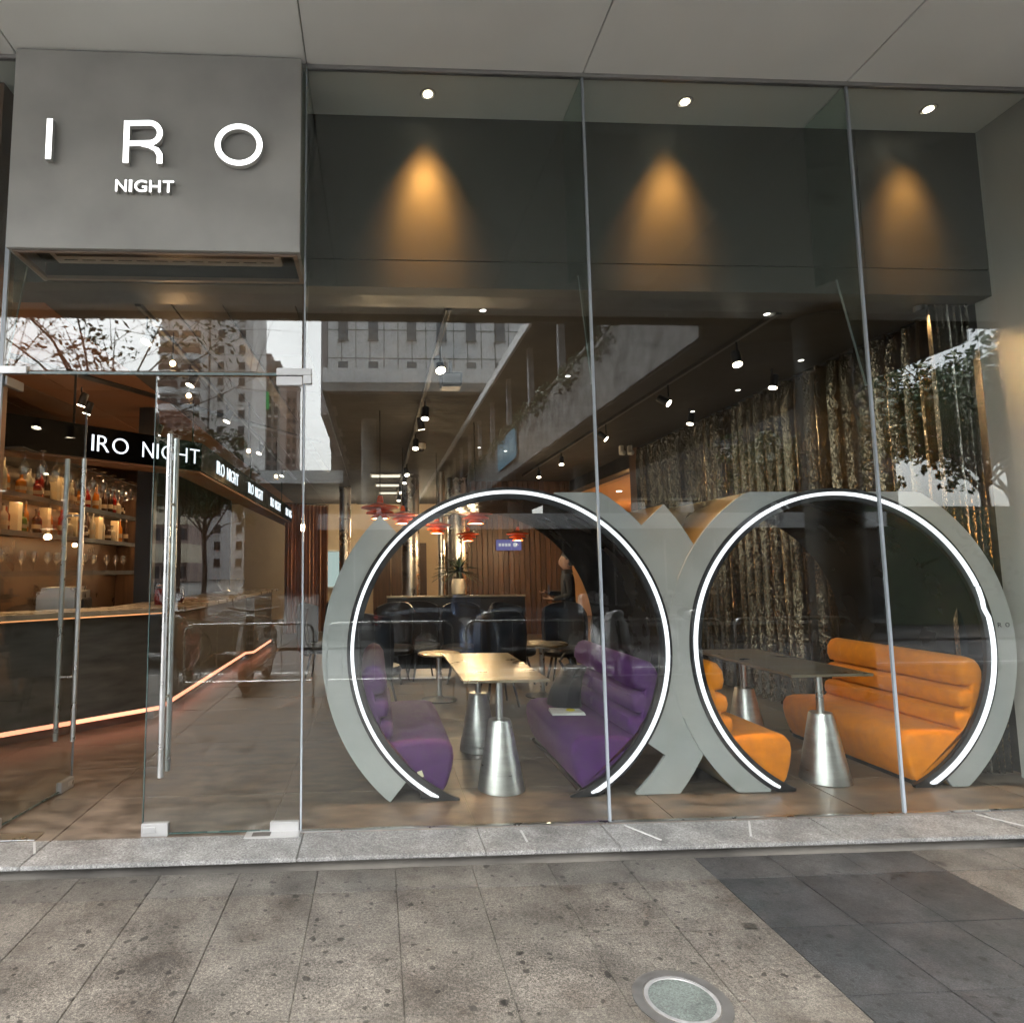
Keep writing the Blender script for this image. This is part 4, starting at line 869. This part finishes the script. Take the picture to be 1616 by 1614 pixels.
# footbridge
fb = thing('footbridge', 'covered footbridge with planted parapet running across the street', 'bridge')
gp = mat('grey_post', (.25,.25,.26), .5)
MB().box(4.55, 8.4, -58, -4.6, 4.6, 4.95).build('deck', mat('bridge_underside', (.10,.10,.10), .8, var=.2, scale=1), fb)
MB().box(4.5, 4.64, -58, -4.6, 4.64, 6.03).build('parapet', mat('weathered_parapet', (.19,.19,.185), .85, var=.75, scale=3.5, detail=10), fb); MB().box(8.3, 8.45, -58, -4.6, 4.64, 6.03).build('parapet', conc, fb)
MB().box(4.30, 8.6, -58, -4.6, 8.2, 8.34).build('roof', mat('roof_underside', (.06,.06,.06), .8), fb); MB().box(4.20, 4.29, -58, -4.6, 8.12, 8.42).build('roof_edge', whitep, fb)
for k in range(16): MB().box(4.66, 4.82, -5.5-k*3.2, -5.3-k*3.2, 4.96, 8.19).build('post', gp, fb)
for k in range(16): MB().box(8.1, 8.28, -5.5-k*3.2, -5.3-k*3.2, 4.96, 8.19).build('post', conc, fb)
MB().tube([(4.57,-58,6.2),(4.57,-4.6,6.2)], .03, 8).build('handrail', M['steel'], fb)
for k in range(4): MB().lathe([(.35,-.15),(.35,4.6)], (6.5,-15.5-k*10,0), 20).build('support', conc, fb, smooth=True)
sgn = thing('blue_sign', 'pale blue sign panel fixed to the footbridge parapet', 'sign', (4.43, -17.3, 4.95)); MB().box(-.02,.02,-1.5,1.5,0,1.0).build('panel', mat('blue_sign_paint', (.12,.33,.48), .5), sgn)
for k in range(3): MB().box(-.025,-.0205,-1.1+k*.8,-.5+k*.8,.3,.7).build('white_mark', mat('sign_mark', (.30,.5,.62), .5), sgn)
def leaves(mb, c, rx, ry, rz, n, size, rr_):
    for _ in range(n):
        while True:
            p = Vector((rr_.uniform(-1,1), rr_.uniform(-1,1), rr_.uniform(-1,1)))
            if p.length < 1: break
        p = Vector((c[0]+p.x*rx, c[1]+p.y*ry, c[2]+p.z*rz))
        u = Vector((rr_.gauss(0,1), rr_.gauss(0,1), rr_.gauss(0,1))).normalized(); v = u.orthogonal().normalized()*size*rr_.uniform(.25,.5); u = u*size*rr_.uniform(.6,1.2)
        mb.quad(tuple(p-u), tuple(p+v), tuple(p+u), tuple(p-v))
rt_ = random.Random(21)
for k in range(9):
    mb = MB(); leaves(mb, (0,0,0), .22, 1.2, .4, 260, .07, rt_)
    o = mb.build('parapet_shrub', M['leaf']); o.location = (4.5, -5.6-k*2.4, 6.0+rt_.uniform(-.15,.1)); tag(o, 'trailing green shrub on the footbridge parapet, %s from the shop' % ORD[k], 'shrub', 'parapet shrubs')
# shops under the deck
sp_ = thing('shop_row', 'low dark kiosk row with a long white fascia across the street', 'building', (0, -10.75, 0))
MB().box(-1.3, 12.0, -2.2, 0, -.13, 2.6).build('wall', mat('dark_shop_wall', (.05,.045,.04), .6, var=.3, scale=1), sp_)
for k in range(14): MB().box(-1.32+k*.955, -1.32+k*.955+.948, .001, .16, 2.36, 2.71).build('fascia_panel', whitep, sp_)
for k in range(11):
    w = MB().box(-1.0+k*1.2, .0+k*1.2, .001, .04, .2, 2.1).build('shop_window', darkg, sp_); MB().box(-1.02+k*1.2, .02+k*1.2, .002, .07, .12, .2).build('sill', conc, w); MB().box(-.52+k*1.2,-.48+k*1.2,.041,.06,.2,2.1).build('mullion', conc, w)
# towers beyond
def tower(name, label, x0, x1, y0, depth, h, wall, cols, fl, wmat, wsize=(1.1,1.4), balc=None):
    t = thing(name, label, 'building', (x0, y0, 0)); W_ = x1-x0
    MB().box(0, W_, -depth, 0, -.2, h).build('wall', wall, t); MB().box(-.15, W_+.15, -depth-.15, .15, h, h+.9).build('roof', conc, t); MB().box(W_*.3, W_*.6, -depth*.6, -depth*.2, h+.9, h+4).build('roof_house', wall, t)
    wme = MB().box(-wsize[0]/2, wsize[0]/2, -.1, .04, 0, wsize[1]).mesh('window', wmat); sme = MB().box(-wsize[0]/2-.1, wsize[0]/2+.1, .041, .25, -.12, 0).mesh('sill', conc); acm = MB().box(-.4,.4,.05,.5,-.75,-.15).mesh('air_conditioner', M['white'], bevel=.03)
    rr_ = random.Random(len(label))
    nf = min(int((h-3)/fl), 17)
    for j in range(nf):
        for i in range(cols):
            w = obj('window', wme, t, (W_*(i+.5)/cols, 0, 2.2+j*fl)); obj('sill', sme, w)
            if rr_.random() < .4: obj('air_conditioner', acm, w, (rr_.uniform(-.3,.3), 0, -.1))
    if balc:
        bme = MB().loft([[(.9*math.cos(a)*s, .9*math.sin(a)*s, z) for a in [math.pi*i/8 for i in range(9)]]+[(-.75*s, 0, z)] for z, s in ((0,.9),(.1,1),(1.0,1),(1.0,.94))]).mesh('balcony', whitep, smooth=True); cme = MB().box(-.8,.8,.1,.7,1.05,1.9).mesh('balcony_screen', mat('red_brown_screen', (.17,.10,.08), .7))
        for j in range(nf):
            for bx in balc:
                b = obj('balcony', bme, t, (bx, 0, 1.8+j*fl)); b.scale = (1.9,1.7,1.2); obj('balcony_screen', cme, b)
    return t
twall = mat('tower_tile', (.84,.83,.82), .7, var=.1, scale=.25, detail=8); tred = mat('tower_red', (.34,.25,.215), .7, var=.25, scale=.4); tbeige = mat('tower_beige', (.72,.63,.48), .7, var=.1, scale=.3)
tower('apartment_tower', 'white tiled apartment tower with rows of small windows', -30.3, -22.6, -111, 14, 74, twall, 2, 3.0, darkg)
tower('apartment_tower', 'pale apartment tower with stacked round balconies', -37.5, -30.6, -106, 12, 47, twall, 2, 3.0, darkg, balc=(1.5,5.4))
tower('brown_tower', 'slim brown tower with vertical ribs and a green sign', -33.5, -26.5, -168, 14, 58, tred, 4, 3.2, darkg, (1.0,2.0))
tower('brown_tower', 'grey brown tower behind the ribbed one, further off', -29.5, -24.8, -192, 10, 60, tred, 3, 3.2, darkg, (.8,1.6))
for k in range(5): MB().box(-33.3+k*1.7-.25, -33.3+k*1.7+.25, -168, -167.4, 0, 58).build('rib', conc, bpy.data.objects['brown_tower'])
for o in bpy.data.objects['brown_tower'].children:
    if o.name.startswith('rib'): o.location = (33.5, 168, 0)
gs = MB().box(-1.2,1.2,0,.3,0,5).build('green_sign', emit('green_tower_sign', (.05,.8,.25), 2.2), bpy.data.objects['brown_tower']); gs.location = (3.2,.9,45)
bb = thing('striped_block', 'low beige and brown striped office block left of the towers', 'building', (-32, -84, 0))
for j in range(9): MB().box(0, 6.3, -10, -(0 if j % 2 else .4), j*2.6, j*2.6+2.59).build('storey_band', [tred, tbeige][j % 2], bb)
for j in range(0, 9, 2):
    for i in range(5): MB().box(.4+i*1.2, 1.3+i*1.2, -.5, -.37, j*2.6+.5, j*2.6+2.1).build('window', darkg, bb)
for x0, x1, y0, h, lab in ((13,30,-31,12.5,'dark low block beyond the kiosk row on the right'),(-5,16,-66,15,'dark block closing the street beyond the deck')):  # far block is added to shut a bright sky gap in the reflection
    tower('office_block', lab, x0, x1, y0, 14, h, mat('dark_block_wall', (.075,.07,.066), .8, var=.3, scale=.5), 6, 3.1, darkg, (1.6,1.6))  # even dark wall colour with random mottling
lw = thing('low_wall', 'pale far wall beyond the deck', 'wall', (-9, -40, 0)); MB().box(0,6.6,-1,0,-.15,7.4).build('wall', mat('low_dark', (.06,.065,.065), .7, var=.4, scale=.7), lw); MB().box(-.1,6.7,.001,.2,7.4,8.3).build('coping', whitep, lw)
# trees
def tree(loc, h, spread, label, nleaf, clumps, seed, leafsize=.1, bare=False):
    rr_ = random.Random(seed); t = thing('street_tree', label, 'tree', loc, 0, 'street trees')
    MB().tube([(0,0,-.2),(.05,.02,h*.2),(-.05,.05,h*.4),(.03,0,h*.55)], [.16,.13,.11,.08], 10).build('trunk', M['bark'], t, smooth=True)
    lm = MB(); cr = MB()
    for k in range(clumps):
        a = 2*math.pi*k/clumps+rr_.uniform(-.3,.3); e = rr_.uniform(.1,1.1); L = spread*rr_.uniform(.55,1)
        p0 = Vector((0,0,h*rr_.uniform(.35,.55))); p3 = p0+Vector((math.cos(a)*L*math.cos(e*.6), math.sin(a)*L*math.cos(e*.6), h*.42*rr_.uniform(.25,1)))
        p1 = p0.lerp(p3,.35)+Vector((rr_.uniform(-.2,.2), rr_.uniform(-.2,.2), .25)); p2 = p0.lerp(p3,.7)+Vector((rr_.uniform(-.3,.3), rr_.uniform(-.3,.3), .15))
        lm.tube([p0,p1,p2,p3], [.05,.032,.02,.008] if not bare else [.04,.022,.013,.005], 6)
        for q in range(12 if bare else 5):
            b0 = p1.lerp(p3, rr_.uniform(.1,1)); b1 = b0+Vector((rr_.gauss(0,.5), rr_.gauss(0,.5), rr_.uniform(-.1,.7)))*spread*.35
            lm.tube([b0, b0.lerp(b1,.5)+Vector((rr_.uniform(-.06,.06),0,.05)), b1], [.012,.008,.003] if not bare else [.008,.005,.002], 4)
            if not bare or rr_.random() < .1: leaves(cr, b1, .42*spread*.4, .42*spread*.4, .3*spread*.4, nleaf, leafsize, rr_)
    lm.build('limbs', M['bark'], t, smooth=True); cr.build('crown', M['leaf'], t)
tree((-5.9,-9.6,-.1), 9.0, 4.2, 'nearly bare street tree left of the entrance across the road', 26, 16, 3, .09, True)
tree((-9.6,-11,-.1), 9.5, 4.2, 'thin leaved street tree at the far left', 30, 14, 4, .09, True)
tree((17.5,-13.5,-.1), 9, 4.0, 'leafy street tree to the right across the road', 70, 18, 5, .13)
tree((21,-16,-.1), 10, 4.2, 'leafy street tree furthest to the right', 70, 18, 15, .13)
tree((13.2,-15.5,-.1), 7.6, 2.6, 'smaller leafy tree before the shop row', 60, 14, 6, .12)
tree((-9,-30,-.1), 8.5, 3.6, 'dark leafy tree in front of the far wall', 80, 16, 8, .16)
tree((-14,-42,-.1), 13, 5.0, 'large leafy tree below the white tower', 90, 18, 9, .22)
tree((-20,-48,-.1), 12, 5.0, 'leafy tree below the striped block', 90, 18, 10, .22)
hg = thing('blocking_hedge', 'dark hedge added beyond the kiosk row to block bright ground at the right', 'hedge', (12.4, -12.2, -.1))
hm = MB().box(0.1, 15.8, -.9, -.1, 0, 3.1); leaves(hm, (8, -.5, 1.6), 8, .75, 1.75, 5200, .13, rt_); hm.build('foliage', M['leaf'], hg)  # hedge added to keep bright ground out of the glass reflection
# hoop barriers along the kerb
def hoop(x, y, w, label):
    b = thing('kerb_barrier', label, 'barrier', (x, y, -.05), 0, 'hoop barriers along the kerb'); r = .1; h = .92
    arc = lambda cx_, a0: [(cx_+r*math.cos(R(a)), 0, h-r+r*math.sin(R(a))) for a in range(a0, a0-91, -15)]
    MB().tube([(0,0,0)]+[(r-r*math.cos(R(a)),0,h-r+r*math.sin(R(a))) for a in range(0,91,15)]+[(w-r+r*math.sin(R(a)),0,h-r+r*math.cos(R(a))) for a in range(0,91,15)]+[(w,0,0)], .013, 10).build('hoop', M['steel'], b, smooth=True)
    MB().tube([(0,0,.30),(w,0,.30)], .010, 8).build('lower_rail', M['steel'], b)
    bm = MB().tube([(0,0,.30),(0,0,h)], .005, 6).mesh('upright', M['steel'])
    for k in range(1, 8): obj('upright', bm, b, (w*k/8, 0, 0))
for k in range(5): hoop(-2.1+k*1.55, -3.42, 1.4, 'steel hoop barrier along the kerb, %s from the left' % ORD[k])
# parked scooters
def scooter(loc, rz, body, label):
    s = thing('scooter', label, 'scooter', loc, rz, 'parked scooters'); P_ = mat(label[:20], body, .3, coat=.5, var=.05)
    for x in (-.62, .62):
        w = MB().lathe([(.15,-.045),(.21,-.05),(.235,-.02),(.235,.02),(.21,.05),(.15,.045)], k=24).build('wheel', M['chair'], s, smooth=True); w.matrix_local = Matrix.Translation((x,0,.235)) @ Matrix.Rotation(R(90),4,'X')
        r_ = MB().lathe([(.03,-.06),(.15,-.03),(.15,.03),(.03,.06)], k=16).build('rim', M['steel'], w, smooth=True)
    MB().loft([[(x, y*wd_, z0_+(zz*hh)) for y, zz in ((-1,0),(-1,.7),(-.6,1),(.6,1),(1,.7),(1,0))] for x, wd_, z0_, hh in ((-.85,.06,.55,.12),(-.7,.13,.42,.3),(-.4,.16,.28,.42),(-.1,.15,.25,.35),(.05,.14,.22,.12),(.32,.14,.22,.1),(.42,.16,.26,.25))]).build('body', P_, s, smooth=True)
    MB().loft([[(x+dx_, y, z) for dx_, y in ((-.04,-wd_),(.05,-wd_*.6),(.07,0),(.05,wd_*.6),(-.04,wd_))] for x, z, wd_ in ((.46,.3,.17),(.44,.5,.19),(.40,.75,.16),(.36,.92,.10))]).build('leg_shield', P_, s, smooth=True)
    MB().loft([[(x, y, z+t) for y, t in ((-.13,0),(-.11,.07),(.11,.07),(.13,0))] for x, z in ((-.78,.74),(-.5,.74),(-.2,.70),(-.06,.67))]).build('seat', M['chair'], s, smooth=True)
    MB().tube([(.62,.0,.235),(.50,0,.62),(.40,0,.98)], .025, 8).build('fork', M['black'], s, smooth=True)
    MB().tube([(.28,-.33,1.03),(.36,-.15,1.0),(.40,0,.99),(.36,.15,1.0),(.28,.33,1.03)], .016, 8).build('handlebar', M['black'], s, smooth=True)
    MB().ball((.47,0,.9), .06,.09,.06).build('headlight', M['patch'], s, smooth=True)
    for y in (-.24,.24):
        m = MB().tube([(.34,y,1.0),(.33,y*1.1,1.14)], .006, 6).build('mirror_stalk', M['black'], s); MB().ball((.33,y*1.15,1.17), .012,.05,.035).build('mirror', M['patch'], m, smooth=True)
    MB().box(-.95,-.6,-.19,.19,.8,1.12).build('rear_box', P_, s, bevel=.03)
for x, a, c, l in ((3.2,95,(.55,.55,.56),'white scooter parked at the kerb opposite the second booth'),(4.3,100,(.05,.05,.06),'black scooter parked at the kerb, next to the white one'),(1.4,85,(.10,.16,.30),'dark blue scooter parked at the kerb'),(-1.6,92,(.45,.44,.42),'grey scooter parked at the kerb opposite the bar'),(-2.6,84,(.30,.04,.03),'red scooter parked at the kerb at the left')):
    scooter((x, -5.0, -.05), R(a), c, l)
# parked cars across the road
def car(loc, rz, col, label):
    c = thing('parked_car', label, 'car', loc, rz, 'cars across the road'); P_ = mat('car_paint_'+label[:6], col, .25, coat=.8, var=.03)
    prof = [(-2.2,.35),(-2.22,.62),(-2.05,.86),(-1.55,.95),(1.0,.93),(1.75,.82),(2.15,.68),(2.22,.42),(2.1,.28),(-2.1,.28)]
    MB().loft([[(x, y, .28+(z-.28)*s) for x, z in [(px_*t, pz) for px_, pz in prof]] for y, s, t in ((-.86,.90,.97),(-.8,1,1),(.8,1,1),(.86,.90,.97))]).build('body', P_, c, smooth=True)
    MB().loft([[(x, y, z) for x, y in ((-1.85+i1,-w_),(1.05-i2,-w_),(1.05-i2,w_),(-1.85+i1,w_))] for z, w_, i1, i2 in ((.93,.78,0,0),(1.2,.70,.25,.45),(1.42,.6,.6,.95))]).build('glasshouse', darkg, c)
    MB().loft([[(x, y, z) for x, y in ((-1.28,-.61),(.12,-.61),(.12,.61),(-1.28,.61))] for z in (1.421,1.46)]).build('roof', P_, c, bevel=.015)
    for x in (-1.35,1.35):
        for y in (-.8,.8):
            w = MB().lathe([(.2,-.1),(.31,-.1),(.33,-.06),(.33,.06),(.31,.1),(.2,.1)], k=24).build('wheel', M['chair'], c, smooth=True); w.matrix_local = Matrix.Translation((x,y,.33)) @ Matrix.Rotation(R(90),4,'X'); MB().lathe([(.2,-.103),(.2,.103)], k=16).build('rim', M['steel'], w)
    for y in (-.6,.6): MB().ball((2.16,y,.64), .06,.16,.07).build('headlight', M['patch'], c, smooth=True); MB().box(-2.24,-2.18,y-.15,y+.15,.66,.78).build('tail_light', mat('tail_red', (.5,.02,.02), .3), c)
car((2.2,-8.3,-.17), 0, (.05,.07,.10), 'blue car standing on the far side of the road, middle'); car((-4.5,-8.3,-.17), 0, (.06,.06,.07), 'black car standing on the far side of the road, left')
